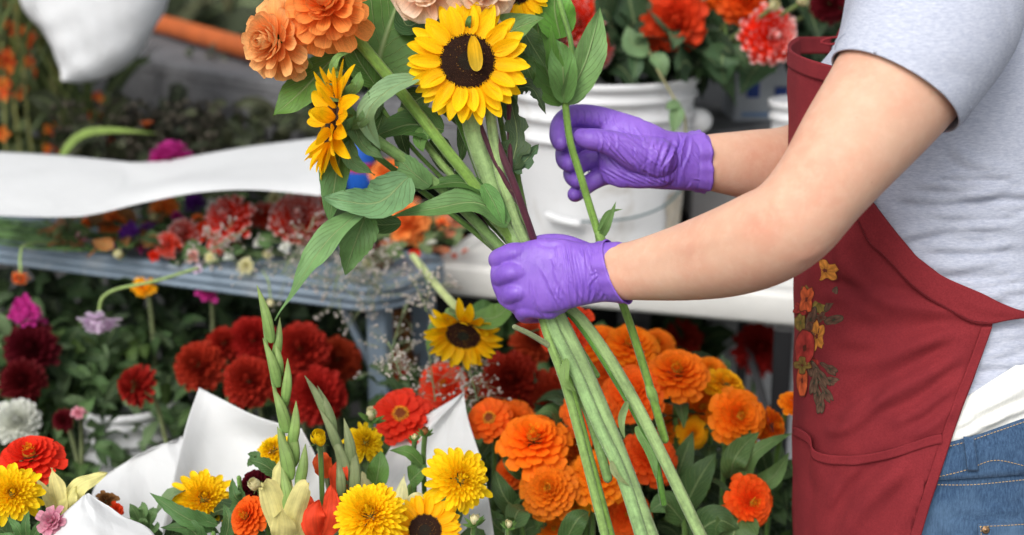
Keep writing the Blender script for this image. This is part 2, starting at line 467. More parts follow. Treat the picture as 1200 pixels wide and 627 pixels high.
def petal_arrays(L, Wd, prof, cup, curl, ns, nw, ruff=0.0, ph=0.0, notch=0.0):
    v = 1 - (1 - np.linspace(0, 1, ns + 1)) ** 1.55
    a, b = prof
    w = (v + .02) ** a * np.maximum(1 - v, 0) ** b
    v0 = a / (a + b); w = w / (v0 ** a * (1 - v0) ** b) * Wd / 2
    w[0] = max(w[0], Wd * .12)
    ang = curl * v ** 1.4
    ds = L * np.diff(v)
    x = np.r_[0, np.cumsum(np.cos(ang[1:]) * ds)]; z = np.r_[0, np.cumsum(np.sin(ang[1:]) * ds)]
    u = np.linspace(-1, 1, nw + 1)
    X = x[:, None] - notch * L * (v ** 6)[:, None] * (1 - np.abs(u)) + 0 * u
    Y = w[:, None] * u
    Z = z[:, None] + cup * (u ** 2) * w[:, None] - .06 * w[:, None] * np.cos(u * 3 * PI) + ruff * L * np.sin(u * 4 + ph + v[:, None] * 5) * v[:, None] ** 2
    return np.stack([X, Y, Z], -1), v, u
def add_petal(mb, L, Wd, el, az, rb, zb, prof=(.6, .35), cup=.3, curl=0.0, c0=(1, 1, 0), c1=None, tip=.5, ns=6, nw=4, ruff=0, roll=0, notch=0.0, cj=.1, back=None):
    P, v, u = petal_arrays(L, Wd, prof, cup, curl, ns, nw, ruff, rnd.random() * 6, notch)
    cr, sr = math.cos(roll), math.sin(roll)
    Y, Z = P[..., 1] * cr - P[..., 2] * sr, P[..., 1] * sr + P[..., 2] * cr
    X = P[..., 0]
    ce, se = math.cos(el), math.sin(el)
    X, Z = X * ce - Z * se + rb, X * se + Z * ce + zb
    ca, sa = math.cos(az), math.sin(az)
    Q = np.stack([X * ca - Y * sa, X * sa + Y * ca, Z], -1)
    c0 = np.asarray(c0, float); c1 = c0 if c1 is None else np.asarray(c1, float)
    k = np.clip((v - tip) / max(.05, 1 - tip), 0, 1); k = (k * k * (3 - 2 * k))[:, None]
    j = 1 + rnd.uniform(-cj, cj)
    col = (c0 * (1 - k) + c1 * k) * j
    col = np.repeat(col[:, None], nw + 1, 1)
    uu, vv = np.meshgrid((u + 1) / 2, v)
    mb.grid(Q, col, np.stack([uu, vv, np.full_like(uu, rnd.random() * 9)], -1).reshape(-1, 3))
GA = PI * (3 - math.sqrt(5))
def lerp(a, b, t): return a + (b - a) * t
def phyllo(mb, n, L, Wd, el, rb, zb, curl, c0, c1=None, cup=.3, prof=(.6, .35), tip=.5, jit=.12, lo=1, **kw):
    """petals on a spiral, each of L, Wd, el, rb, zb, curl a (outer, inner) pair; el and curl in degrees"""
    off = rnd.random() * 6
    ci = kw.pop('cin', None)
    for i in range(n):
        t = (i + .5) / n
        g = lambda p, e=1.0: lerp(p[0], p[1], t ** e)
        j = lambda: 1 + rnd.uniform(-jit, jit)
        c = np.asarray(c0, float)
        if ci is not None: c = lerp(c, np.asarray(ci, float), t ** 2)
        add_petal(mb, g(L) * j(), g(Wd) * j(), math.radians(g(el) + rnd.uniform(-1, 1) * 60 * jit), off + i * GA + rnd.uniform(-.5, .5) * jit, g(rb), g(zb),
                  prof, cup, math.radians(g(curl) + rnd.uniform(-1, 1) * 80 * jit), c, c1, tip, **kw)
def leafcol(c=None, s=.15):
    c = np.array(c if c is not None else (.07, .14, .035)); return c * (1 + rnd.uniform(-s, s))
HAIRS = []
def add_hairs(mb, P, r, n, L=.0016, seed=1):
    R_ = random.Random(seed); T = nz(np.gradient(P, axis=0))
    for _ in range(n):
        k = R_.random() * (len(P) - 1.001); i = int(k); f = k - i; c = P[i] * (1 - f) + P[i + 1] * f; a = R_.random() * 2 * PI
        b = nz(np.cross(T[i], FW)); q = np.cross(b, T[i]); d = b * math.cos(a) + q * math.sin(a)
        rr = r if np.isscalar(r) else r[i]; o = c + d * rr * .97; l = L * R_.uniform(.5, 1.3); t = T[i] * .00013
        mb.add([o - t, o + t, o + d * l + nr.randn(3) * l * .2], [(0, 1, 2)], (.5, .56, .42))
def add_leaf(mb, pts, wd, nrm, col=(.07, .15, .04), fold=.25, serr=.04, wave=.07, prof=(.55, .6), ns=22, nw=8, curl=0.0, nser=14, lobes=0, tipk=.42):
    """pts world spine (k,3), wd full half-width in metres, nrm surface normal hint"""
    S = spline(pts, ns + 1); T = nz(np.gradient(S, axis=0)); nrm = nz(np.asarray(nrm, float))
    B = nz(np.cross(np.tile(nrm, (len(S), 1)), T)); Nn = np.cross(T, B)
    v = np.linspace(0, 1, ns + 1); a, b = prof
    if tipk: b = b + tipk
    w = (v + .01) ** a * np.maximum(1 - v, 0) ** b; v0 = a / (a + b); w = w / (v0 ** a * (1 - v0) ** b) * wd
    if serr: w = w * (1 - serr * ((v * nser) % 1.0))
    if lobes: w = w * (1 - .45 * (np.cos(v * 2 * PI * lobes) > .2))
    u = np.linspace(-1, 1, nw + 1)
    p1, p2 = rnd.random() * 6, rnd.random() * 6
    h = fold * np.abs(u) * w[:, None] + curl * (u ** 2) * w[:, None] + wave * wd * (np.sin(v[:, None] * 9 + p1 + u * 1.5) * np.abs(u) + .6 * np.sin(v[:, None] * 17 + p2 - u * 3) * u ** 2)
    P = S[:, None] + (w[:, None] * u)[..., None] * B[:, None] + h[..., None] * Nn[:, None]
    uu, vv = np.meshgrid((u + 1) / 2, v)
    mb.grid(P, col, np.stack([uu, vv, np.full_like(uu, rnd.random() * 9)], -1).reshape(-1, 3))
def disc_florets(mb, R, n, z0, dome, cols, size=.03, hgt=.05):
    for i in range(n):
        r = math.sqrt((i + .5) / n); a = i * GA
        x, y = R * r * math.cos(a), R * r * math.sin(a)
        z = z0 + dome * (1 - r * r) if dome >= 0 else z0 - dome * (r ** 3) * (1 - r ** 8)
        c = cols(r); s = size * rnd.uniform(.8, 1.3); h = hgt * rnd.uniform(.5, 1.4)
        V = [(x + s * math.cos(a + k * PI / 2), y + s * math.sin(a + k * PI / 2), z) for k in range(4)] + [(x * 1.02, y * 1.02, z + h)]
        mb.add(V, [(0, 1, 4), (1, 2, 4), (2, 3, 4), (3, 0, 4)], c)
def base_disc(mb, R, z, col, dome=.1):
    pr = [(R * k, z + dome * (1 - k * k)) for k in (1, .85, .6, .3, .02)]
    mb.lathe([(R * .98, z - .06)] + pr, n=20, col=col)

# flower heads in a unit frame: radius 1, looking along +z.  each returns [(part name, mesh, material)]
def sepals(n=12, R=.22, L=.35, z=-.12, col=(.10, .19, .05)):
    s = MB()
    s.lathe([(.08, z - .18), (R * .7, z - .14), (R, z - .02), (R * .9, z + .06)], n=14, col=col)
    for i in range(n):
        add_petal(s, L * rnd.uniform(.8, 1.2), .11, math.radians(rnd.uniform(-25, 15)), i * 2 * PI / n, R * .8, z - .03, (.4, .9), .3, rnd.uniform(-.6, .6), col, ns=5, nw=2)
    return ('sepals', s.mesh('sepals'), M['leaf'])
HEADS = {}
def head(kind, var=0):
    k = (kind, var)
    if k in HEADS: return HEADS[k]
    p = MB(); out = []
    K = kind.split(':'); typ = K[0]; cn = K[1] if len(K) > 1 else ''
    cc = {'orange': ((.92, .17, .004), (.95, .25, .012)), 'redorange': ((.88, .085, .008), (.92, .13, .014)), 'red': ((.76, .03, .012), (.82, .045, .018)),
          'crimson': ((.34, .013, .010), (.42, .022, .014)), 'burgundy': ((.10, .004, .012), (.14, .008, .02)), 'yellow': ((.93, .56, .003), (.95, .66, .01)),
          'gold': ((.93, .36, .004), (.95, .46, .01)), 'peach': ((.96, .36, .10), (.96, .50, .20)), 'coral': ((.96, .20, .035), (.97, .32, .09)),
          'blush': ((.93, .52, .32), (.93, .74, .56)), 'redwhite': ((.86, .035, .015), (.90, .80, .76)), 'crimsonwhite': ((.52, .02, .014), (.86, .74, .70)),
          'white': ((.78, .79, .70), (.84, .85, .82)), 'magenta': ((.50, .02, .22), (.58, .05, .32)), 'purple': ((.15, .02, .32), (.22, .05, .45)),
          'lilac': ((.80, .62, .80), (.86, .74, .86)), 'cream': ((.84, .76, .42), (.85, .80, .52)), 'pink': ((.72, .24, .36), (.78, .40, .48)), 'brown': ((.30, .11, .04), (.38, .16, .06))}.get(cn, ((.8, .5, .0), (.8, .5, .0)))
    c0, c1 = cc
    if typ == 'zinnia':
        phyllo(p, 72, (.64, .26), (.42, .18), (-6, 60), (.36, .05), (-.02, .34), (-24, 8), c0, c1, cup=.16, prof=(.6, .16), tip=.3, jit=.075)
        phyllo(p, 22, (.2, .13), (.10, .07), (55, 85), (.11, .02), (.34, .40), (10, 20), c0, (.85, .45, .02), cup=.4)
        d = MB(); base_disc(d, .17, .34, (.5, .28, .02), .06); disc_florets(d, .16, 46, .38, .05, lambda r: (.82, .52, .02) if r > .45 else (.45, .16, .02), .018, .05)
        out += [('flower_disc', d.mesh('flower_disc'), M['seed'])]
    elif typ == 'zinniaflat':
        phyllo(p, 40, (.74, .42), (.38, .24), (-6, 38), (.24, .16), (-.02, .14), (-14, -4), c0, c1, cup=.16, prof=(.6, .18), tip=.3, jit=.08)
        d = MB(); base_disc(d, .26, .12, (.22, .05, .01), .10); disc_florets(d, .26, 90, .16, .10, lambda r: (.80, .38, .02) if r > .6 else (.20, .04, .01), .018, .06)
        out += [('flower_disc', d.mesh('flower_disc'), M['seed'])]
    elif typ == 'dahlia':      # full decorative dahlia
        phyllo(p, 130, (.74, .24), (.30, .13), (-22, 84), (.26, .03), (-.10, .42), (18, 34), c0, c1, cup=.55, prof=(.6, .42), tip=.55 if 'white' not in cn else .80, jit=.12)
    elif typ == 'ball':        # tight ball dahlia
        phyllo(p, 170, (.50, .22), (.26, .12), (-42, 88), (.42, .02), (-.16, .50), (20, 30), c0, c1, cup=.55, prof=(.5, .3), tip=.6, jit=.17)
    elif typ == 'loose':       # large round petals, open
        phyllo(p, 74, (.80, .36), (.42, .24), (-26, 78), (.22, .03), (-.08, .34), (-14, 40), c0, c1, cup=.3, prof=(.7, .26), tip=.3, jit=.17, ns=8)
    elif typ == 'mum':         # fluffy double sunflower
        phyllo(p, 330, (.50, .26), (.125, .07), (-30, 88), (.46, .02), (-.14, .44), (14, 26), c0, c1, cup=.5, prof=(.5, .4), tip=.3, jit=.13, ns=4, nw=2)
    elif typ == 'mumray':      # double centre with a skirt of broad rays
        phyllo(p, 24, (.76, .66), (.26, .24), (-14, 10), (.24, .2), (-.06, .0), (-14, -6), c0, c1, cup=.3, prof=(.55, .45), tip=.3, jit=.15)
        phyllo(p, 170, (.42, .24), (.13, .08), (0, 86), (.34, .02), (.02, .36), (14, 24), c0, c1, cup=.5, prof=(.5, .4), tip=.3, jit=.14, ns=4, nw=2)
    elif typ in ('sun', 'suncup'):
        for lay, (n, el, L, z) in enumerate(((24, -5, .61, -.03), (21, 4, .58, 0.0), (15, 12, .51, .02)) if typ == 'sun' else ((18, 4, .62, -.03), (15, 20, .60, 0.0), (10, 36, .54, .02))):
            for i in range(n):
                add_petal(p, L * rnd.uniform(.88, 1.08), (.24 if typ == 'sun' else .27) * rnd.uniform(.8, 1.15), math.radians(el + rnd.uniform(-8, 8) * (1 if typ == 'sun' else 2.6)), 2 * PI * (i + lay * .5 + rnd.uniform(-.18, .18)) / n, .42, z,
                          (.5, .66), .3, rnd.uniform(-.5, .35), (.94, .47, .003), (.96, .58, .006), .15, ns=8, nw=4, roll=rnd.uniform(-.25, .25), cj=.07)
        d = MB(); base_disc(d, .46, .0, (.03, .012, .006), .05)
        disc_florets(d, .45, 900, .03, .03, lambda r: ((.030, .036, .022) if r < .34 else (.30, .15, .02) if (rnd.random() < .10 and r < .7) else (.040, .012, .006) if rnd.random() < .6 else (.075, .026, .010)), .011, .045)
        out += [('flower_disc', d.mesh('flower_disc'), M['seed'])]
    elif typ == 'rose':
        phyllo(p, 26, (.84, .34), (.86, .36), (-6, 82), (.12, .02), (-.04, .22), (-18, 44), c0, c1, cup=.35, prof=(.6, .16), tip=.25, jit=.25, ruff=.05, ns=7, nw=6, cin=(.84, .32, .12))
    elif typ == 'scab':
        phyllo(p, 30, (.62, .34), (.34, .16), (-4, 34), (.34, .2), (.0, .16), (-14, 10), c0, c1, cup=.2, prof=(.5, .18), tip=.3, jit=.25, ruff=.06)
        phyllo(p, 150, (.22, .16), (.13, .09), (10, 88), (.50, .02), (.06, .46), (4, 4), c0, c1, cup=.4, jit=.2, ns=4, nw=2)
    elif typ == 'small':
        phyllo(p, 30, (.8, .3), (.46, .26), (-5, 70), (.14, .04), (0, .2), (-15, 20), c0, c1, cup=.35, prof=(.6, .22), tip=.4, jit=.2)
    elif typ == 'bud':         # closed bud of overlapping scales
        phyllo(p, 26, (1.5, 1.2), (.8, .5), (48, 84), (.42, .1), (-.2, .1), (62, 34), c0, c1, cup=.5, prof=(.6, .3), tip=.4, jit=.08)
    elif typ == 'frill':       # florets of statice, larkspur
        for i in range(34):
            a, b = rnd.random() * 2 * PI, rnd.uniform(.1, .8)
            for k in range(4):
                add_petal(p, .32, .28, rnd.uniform(-.2, 1.2), k * PI / 2 + a, b * .1, 0, (.6, .2), .3, -.2, c0, c1, ruff=.08, ns=4, nw=3)
            v = p.V[-4:]
            o = A(b * math.cos(a), b * math.sin(a), .35 * (1 - b) + rnd.uniform(-.2, .2))
            for q in range(-4, 0): p.V[q] = p.V[q] + o
    out = [('petals', p.mesh('petals'), M['petal'])] + out
    out.append(sepals() if typ != 'bud' else sepals(8, .38, .7, -.25))
    HEADS[k] = out
    return out

FL = {'zinnia': ('zinnia', 'flower'), 'zinniaflat': ('zinnia', 'flower'), 'dahlia': ('dahlia', 'flower'), 'ball': ('ball_dahlia', 'flower'), 'loose': ('dahlia', 'flower'), 'mum': ('double_sunflower', 'flower'),
      'mumray': ('double_sunflower', 'flower'), 'sun': ('sunflower', 'sunflower'), 'suncup': ('sunflower', 'sunflower'), 'rose': ('rose', 'flower'), 'scab': ('scabiosa', 'flower'), 'small': ('small_flower', 'flower'), 'bud': ('flower_bud', 'bud'), 'frill': ('statice', 'flower')}
def flower(kind, px, py, d, rpx, facing, label, stem=None, var=0, group=None, scol=(.11, .20, .05), sr=.003, leaves=0, spin=None, name=None, sq=1.0, stemlen=.22, leafc=None, hairs=0):
    """a cut flower: Empty at the foot of its stem > petals, flower_disc, sepals, stem, leaf"""
    c = W(px, py, d); n = nz(cam2w(facing)); R = rpx * d / F * (1.1 if kind.startswith('zinnia') else 1.0)
    if stem is None:
        b = c - n * .18 * R
        drop = A(rnd.uniform(-.02, .02), rnd.uniform(-.01, .03), -stemlen)
        P = [b, b - n * .03 + A(0, 0, -.012), b - n * .045 + drop * .45, b - n * .05 + drop]
    else:
        P = [c - n * .18 * R] + [W(*q) for q in stem]
    P = spline(P, 18)
    nm, cat = FL[kind.split(':')[0]]
    t = thing(name or nm, label, cat, P[-1], group)
    Rm = frame_of(n, rnd.random() * 6 if spin is None else spin)
    Mx = Matrix.Translation(Vector(c - P[-1])) @ Matrix(Rm.tolist()).to_4x4() @ Matrix.Diagonal((R, R * sq, R, 1))
    for pn, me, mt in head(kind, var):
        if not me.materials: me.materials.append(mt)
        o = bpy.data.objects.new(pn, me); COL.objects.link(o); o.parent = t; o.matrix_local = Mx
    s = MB(); s.tube(P, np.linspace(sr * 1.15, sr, len(P)), 10, np.array(scol) * rnd.uniform(.85, 1.15))
    s.build('stem', M['stem'], t)
    if hairs:
        hb = MB(); add_hairs(hb, P, np.linspace(sr * 1.15, sr, len(P)), hairs); hb.build('hairs', M['stem'], t, kind='stuff')
    for i in range(leaves):
        k = rnd.randint(5, 13); a = rnd.random() * 6.28
        dr = nz(A(math.cos(a), math.sin(a) - .3, rnd.uniform(-.2, .6))); l = rnd.uniform(.05, .09)
        lf = MB(); add_leaf(lf, [P[k], P[k] + dr * l * .5 + A(0, 0, .01), P[k] + dr * l + A(0, 0, -.015)], l * .2, A(0, 0, 1) + .5 * nr.randn(3) * .5, leafcol(leafc), ns=12, nw=4)
        lf.build('leaf', M['leaf'], t)
    return t
def pxleaf(parent, pts, hw, tilt=(0, .3, 1), name='leaf', **kw):
    """leaf on a parent flower; pts (px,py,d), hw half-width px, tilt = normal in camera axes"""
    l = MB(); P = pxline(pts); d = np.mean([q[2] for q in pts])
    add_leaf(l, P, hw * d / F, cam2w(tilt), **kw)
    return l.build(name, M['leaf'], parent)
def sheet(rows, nu=30, nv=30, th=.0006, wave=0.0, col=(1, 1, 1), folds=0, seed=1):
    """bicubic sheet through rows of (px,py,d); th = thickness"""
    R = np.array([spline(np.asarray(r, float), nu) for r in rows])          # rows, nu, 3
    R = np.stack([spline(R[:, j], nv) for j in range(nu)], 1)
    P = W(R[..., 0], R[..., 1], R[..., 2])
    if wave:
        uu, vv = np.meshgrid(np.linspace(0, 1, nu), np.linspace(0, 1, nv))
        P = P + (wave * (np.sin(uu * 7 + vv * 3) + .5 * np.sin(vv * 11 - uu * 5 + 1)))[..., None] * FW
    if folds:
        R_ = random.Random(seed); uu, vv = np.meshgrid(np.linspace(0, 1, nu), np.linspace(0, 1, nv)); h = 0 * uu
        for _ in range(folds):
            a = R_.uniform(0, PI); q = (uu - R_.random()) * math.cos(a) + (vv - R_.random()) * math.sin(a); w_ = R_.uniform(.08, .3)
            h += R_.uniform(-1, 1) * np.maximum(0, 1 - np.abs(q) / w_)
        P = P + (h * .0055 * np.minimum(1, 4 * np.minimum(vv + .1, 1)))[..., None] * FW
    du = np.gradient(P, axis=1); dv = np.gradient(P, axis=0); Nn = nz(np.cross(du, dv))
    m = MB(); Q = P + Nn * th
    a, b = P.shape[:2]; V = np.vstack([P.reshape(-1, 3), Q.reshape(-1, 3)]); idx = np.arange(a * b).reshape(a, b); o = a * b
    Fc = []
    for i in range(a - 1):
        for j in range(b - 1):
            q = (idx[i, j], idx[i, j + 1], idx[i + 1, j + 1], idx[i + 1, j]); Fc.append(q); Fc.append(tuple(x + o for x in q[::-1]))
    bd = [idx[0, j] for j in range(b)] + [idx[i, -1] for i in range(1, a)] + [idx[-1, j] for j in range(b - 2, -1, -1)] + [idx[i, 0] for i in range(a - 2, 0, -1)]
    for i in range(len(bd)):
        x, y = bd[i], bd[(i + 1) % len(bd)]; Fc.append((y, x, x + o, y + o))
    m.add(V, Fc, col)
    return m
# ================================================================== the setting
g = MB(); nn = 40
xs = np.linspace(-60, 60, nn); ys = np.linspace(-30, 120, nn)
XX, YY = np.meshgrid(xs, ys); g.grid(np.stack([XX, YY, 0 * XX], -1))
g.build('ground', M['ground'], origin=(0, 0, 0), kind='structure')

# ---- blue-grey folding table
def rr_outline(c, ux, uy, hx, hy, r, off):
    pts = []
    hx, hy, r = hx - off, hy - off, max(r - off, .004)
    for sx, sy, a0 in ((1, -1, -PI / 2), (1, 1, 0), (-1, 1, PI / 2), (-1, -1, PI)):
        for k in range(9):
            a = a0 + k * PI / 16
            x = sx * (hx - r) + r * math.cos(a); y = sy * (hy - r) + r * math.sin(a)
            pts.append(c + ux * x + uy * y)
    return np.array(pts)
def slab(mb, c, ux, uy, hx, hy, r, prof, col=(1, 1, 1)):
    L = np.array([rr_outline(c, ux, uy, hx, hy, r, o) + A(0, 0, z) for o, z in prof])
    k = mb.n
    mb.grid(L, col, close=True)
    n = L.shape[1]; mb.F.append(tuple(k + i for i in range(n))); mb.F.append(tuple(k + (len(L) - 1) * n + i for i in range(n))[::-1]); mb.S += [False, False]
TZ = .765
pA, pB = G(0, 284, TZ), G(456, 341, TZ)
ux = nz(pB - pA); uy = np.cross(A(0, 0, 1), ux)
hx, hy = .95, .135
tc = pB - ux * hx + uy * hy; tc[2] = 0
gt = thing('folding_table', 'blue-grey metal table with grooved edge strewn with cut flowers', 'table', (tc[0], tc[1], 0))
m = MB()
slab(m, tc, ux, uy, hx, hy, .075, [(.035, TZ - .004), (.03, TZ), (.006, TZ), (.001, TZ - .004), (0, TZ - .011), (.005, TZ - .0145), (.005, TZ - .018), (0, TZ - .021), (0, TZ - .029), (.005, TZ - .032), (.005, TZ - .035), (.001, TZ - .038), (.001, TZ - .043), (.02, TZ - .046)])
m.build('table_top', M['table'], gt)
def strut(parent, a, b, w, name='leg', mat='table'):
    m = MB(); a, b = np.asarray(a, float), np.asarray(b, float)
    T = nz(b - a); s = nz(np.cross(T, A(0.3, 1, 0.1))); q = np.cross(T, s)
    cs = [(1, -.8), (1, .8), (.8, 1), (-.8, 1), (-1, .8), (-1, -.8), (-.8, -1), (.8, -1)]
    L = np.array([[p + s * w * x + q * w * y for x, y in cs] for p in (a, b)])
    m.grid(L, close=True, smooth=False); m.F += [tuple(range(8)), tuple(range(8, 16))[::-1]]; m.S += [False, False]
    return m.build(name, M[mat], parent)
lt = G(430, 372, TZ - .06) + uy * .045
strut(gt, (lt[0], lt[1], TZ - .047), (lt[0], lt[1], 0), .019)
l2 = lt + uy * .17
strut(gt, (l2[0], l2[1], TZ - .047), (l2[0], l2[1], 0), .019)
for k in (0, 1):
    l3 = lt - ux * 1.62 + uy * .17 * k
    strut(gt, (l3[0], l3[1], TZ - .047), (l3[0], l3[1], 0), .019)
strut(gt, A(lt[0], lt[1], TZ - .048) - ux * .085 + uy * .006, (lt[0] - .012, lt[1], TZ - .175), .006, 'brace')
strut(gt, A(lt[0], lt[1], TZ - .048) - ux * .04 + uy * .05, (lt[0] - .006, lt[1] + .03, TZ - .12), .005, 'brace')

# ---- white table
WZ = .722
qA, qB = G(497, 309, WZ), G(935, 346, WZ)
vx = nz(qB - qA); vy = np.cross(A(0, 0, 1), vx)
wx, wy = .62, .40
wc = qA + vx * wx + vy * wy; wc[2] = 0
wt = thing('trestle_table', 'white plastic table on black legs carrying the bucket of red dahlias', 'table', (wc[0], wc[1], 0))
m = MB(); slab(m, wc, vx, vy, wx, wy, .03, [(.05, WZ - .002), (.03, WZ), (.008, WZ), (.002, WZ - .004), (0, WZ - .010), (0, WZ - .052), (.004, WZ - .060), (.03, WZ - .060)])
m.build('table_top', M['white'], wt)
for px, off in ((500, .1), (915, .04), (846, .25)):
    b = G(px, 392, WZ - .06); b = b + vy * off
    b = G(px, 380, WZ - .06) if False else b
    strut(wt, (b[0], b[1], WZ - .061), (b[0], b[1], 0), .016 if px != 846 else .009, 'leg', 'black')
b1 = G(915, 392, WZ - .06) + vy * .045; b2 = G(846, 392, WZ - .06) + vy * .25
strut(wt, (b1[0], b1[1], .42), (b2[0], b2[1], .60), .007, 'brace', 'black')

# ---- buckets
def bucket(px, dist, zb, ztop, R, label, cat='bucket', full=True):
    """px: centre column; dist: horizontal distance"""
    x = (px - 600) / F * (dist * math.cos(PITCH) + (CAMH - (zb + ztop) / 2) * math.sin(PITCH))
    t = thing('flower_bucket', label, cat, (x, dist, zb)); c = (x, dist, zb)
    H = ztop - zb; b = MB()
    ro = lambda z: R * (.84 + .16 * z / H)
    pr = [(.001, 0), (ro(0) - .008, 0), (ro(0), .006)]
    for z in np.linspace(.02, H * .66, 8): pr.append((ro(z), z))
    for k, (z, e) in enumerate(((H * .69, .010), (H * .80, .007), (H * .90, .006))):
        pr += [(ro(z) , z - .006), (ro(z) + e, z - .003), (ro(z) + e, z + .004), (ro(z) + .001, z + .008)]
    pr += [(ro(H) , H - .016), (ro(H) + .006, H - .013), (ro(H) + .007, H - .002), (ro(H) + .003, H), (ro(H) - .003, H - .001), (ro(H) - .004, H - .03), (ro(0) - .006, .03), (.001, .025)]
    b.lathe(pr, c, 72); b.build('bucket_body', M['bucket'], t)
    return t, A(*c), H
bk, bc, bH = bucket(703, 2.74, WZ + .002, 1.085, .182, 'large white plastic bucket of red dahlias on the white table')
# bail wire and grip hanging on the front, ear on the right, torn sticker
def on_bucket(ang, z, r=.182, o=.01):
    return bc + A(math.cos(ang) * (r * (.84 + .16 * z / bH) + o), math.sin(ang) * (r * (.84 + .16 * z / bH) + o), z)
w = MB(); w.tube(spline([on_bucket(a, z, o=.016) for a, z in ((-.12, .25), (-.4, .18), (-.8, .135), (-1.2, .115), (-1.6, .108), (-1.9, .105))], 40), .0022, 8); w.build('bail_handle', M['wire'], bk)
w = MB(); w.tube(spline([on_bucket(a, z, o=.02) for a, z in ((-1.85, .102), (-1.95, .104), (-2.08, .108), (-2.18, .112))], 14), .0075, 14); w.build('handle_grip', M['bucket'], bk)
w = MB(); e = on_bucket(-.10, .27, o=.0); w.tube([e, e + A(.016, -.002, 0)], .024, 18); w.build('handle_ear', M['bucket'], bk)
w = MB(); Pg = np.array([[on_bucket(a, z, o=.0035 if .5 else 0) for a in np.linspace(-.75 + .03 * math.sin(z * 90), -.35, 14)] for z in np.linspace(.03, .145, 8)]); w.grid(Pg)
w.build('torn_sticker', M['rust'], bk)
bk2, _, _ = bucket(938, 2.62, WZ + .002, 1.05, .06, 'small white bucket half hidden behind the apron bib')
bk3, _, _ = bucket(888, 2.95, .18, .60, .13, 'white bucket under the white table beside the black leg')
bk4, _, _ = bucket(156, 2.46, .22, .52, .085, 'white bucket in the shade under the grey table holding red dahlias')
# what the low buckets stand on
cr = MB(); x3 = bk3['_w']; cr.box((x3[0], x3[1], .09), .2, .16, .088, .1); tag(cr.build('crate', M['dark']), 'low black crate under the bucket below the white table', 'crate')
cr = MB(); x3 = bk4['_w']; cr.box((x3[0], x3[1], .11), .18, .16, .108, .1); tag(cr.build('crate', M['dark']), 'low black crate under the shaded bucket below the grey table', 'crate')

# ---- cartons behind the bucket
def carton(name, px0, px1, ytop, ybot, dist, rot, mat, label, depth=.18):
    t = (dist * math.cos(PITCH) + .5 * math.sin(PITCH)); x0, x1 = (px0 - 600) / F * t, (px1 - 600) / F * t
    a = lambda y: CAMH - dist * math.tan(PITCH + math.atan((y - 313.5) / F))
    zt, zb = a(ytop), a(ybot); c = A((x0 + x1) / 2, dist + depth / 2, (zt + zb) / 2)
    b = MB(); b.box(c, (x1 - x0) / 2, depth / 2, (zt - zb) / 2, rot)
    th = thing(name, label, 'box', (c[0], c[1], zb))
    b.build('carton_body', M[mat], th)
    return th, c, ((x1 - x0) / 2, depth / 2, (zt - zb) / 2)
zsh = CAMH - 3.0 * math.tan(PITCH + math.atan((262 - 313.5) / F))
t1, c1, h1 = carton('carton', 812, 935, 168, 262, 2.92, 0, 'box', 'plain taupe-grey carton behind the dahlia bucket')
t2, c2, h2 = carton('carton', 858, 925, 70, 167.2, 2.93, 0, 'box2', 'pale grey carton with dark blue printed panels, top of the pile', .15)
for (a, b, c_, d_, mt) in ((-.55, -.12, .10, .62, 'blue'), (.42, .85, -.15, .35, 'blue'), (-.7, .2, -.62, -.5, 'lblue'), (-.7, .3, -.36, -.26, 'lblue'), (.35, .8, -.6, -.3, 'lblue')):
    b_ = MB(); xa, xb = c2[0] + a * h2[0], c2[0] + b * h2[0]; za, zb = c2[2] + c_ * h2[2], c2[2] + d_ * h2[2]
    yy = c2[1] - h2[1] - .002
    b_.box(((xa + xb) / 2, yy, (za + zb) / 2), (xb - xa) / 2, .0015, (zb - za) / 2, 0, bev=.0005)
    b_.build('printed_panel', M[mt], t2)
# stand that carries cartons (the white table ends in front of them)
m = MB(); bz = c1[2] - h1[2]; m.box((c1[0], c1[1] + .02, bz / 2 - .001), .2, .12, bz / 2 - .002); tag(m.build('crate', M['dark']), 'tall black crate below the taupe carton', 'crate')

# ---- display bench far left, sack, orange pole
def bench():
    zt = .96
    a = G(150, 68, zt); b = G(415, 112, zt)
    u = nz(b - a); a = a - u * .8; b = b + u * .9; n = np.cross(A(0, 0, 1), u)
    t = thing('display_bench', 'weathered grey display bench at the back with dark space beneath', 'bench', ((a + b) / 2 * A(1, 1, 0)))
    L = np.linalg.norm(b - a) / 2; c = (a + b) / 2; rot = math.atan2(u[1], u[0])
    m = MB(); m.box(c + n * .25 + A(0, 0, -.018), L, .25, .018, rot); m.build('bench_top', M['wood'], t)
    m = MB(); m.box(c + n * .015 + A(0, 0, -.095), L, .014, .058, rot); m.build('front_rail', M['wood'], t)
    m = MB(); m.box(c + n * .45 + A(0, 0, -.57), L, .01, .36, rot); m.build('shade_panel', M['dark'], t)  # black panel added to paint the shadow beneath the bench
    for k in (-.95, 0, .95):
        p = c + u * L * k + n * .05; m = MB(); m.box((p[0], p[1], .40), .025, .025, .398, rot); m.build('leg', M['wood'], t)
    return c, u, n, rot
bcn, bu, bn, brot = bench()
# orange pole lying on the bench
a = G(178, 30, 1.0) + bn * .04; b = G(292, 62, 1.0) + bn * .03
p = MB(); p.tube(spline([a - bu * .12, a, (a + b) / 2, b], 14), [.030] * 14, 20); tag(p.build('traffic_pole', M['cone']), 'orange plastic tube lying on the grey bench at the back', 'pole')
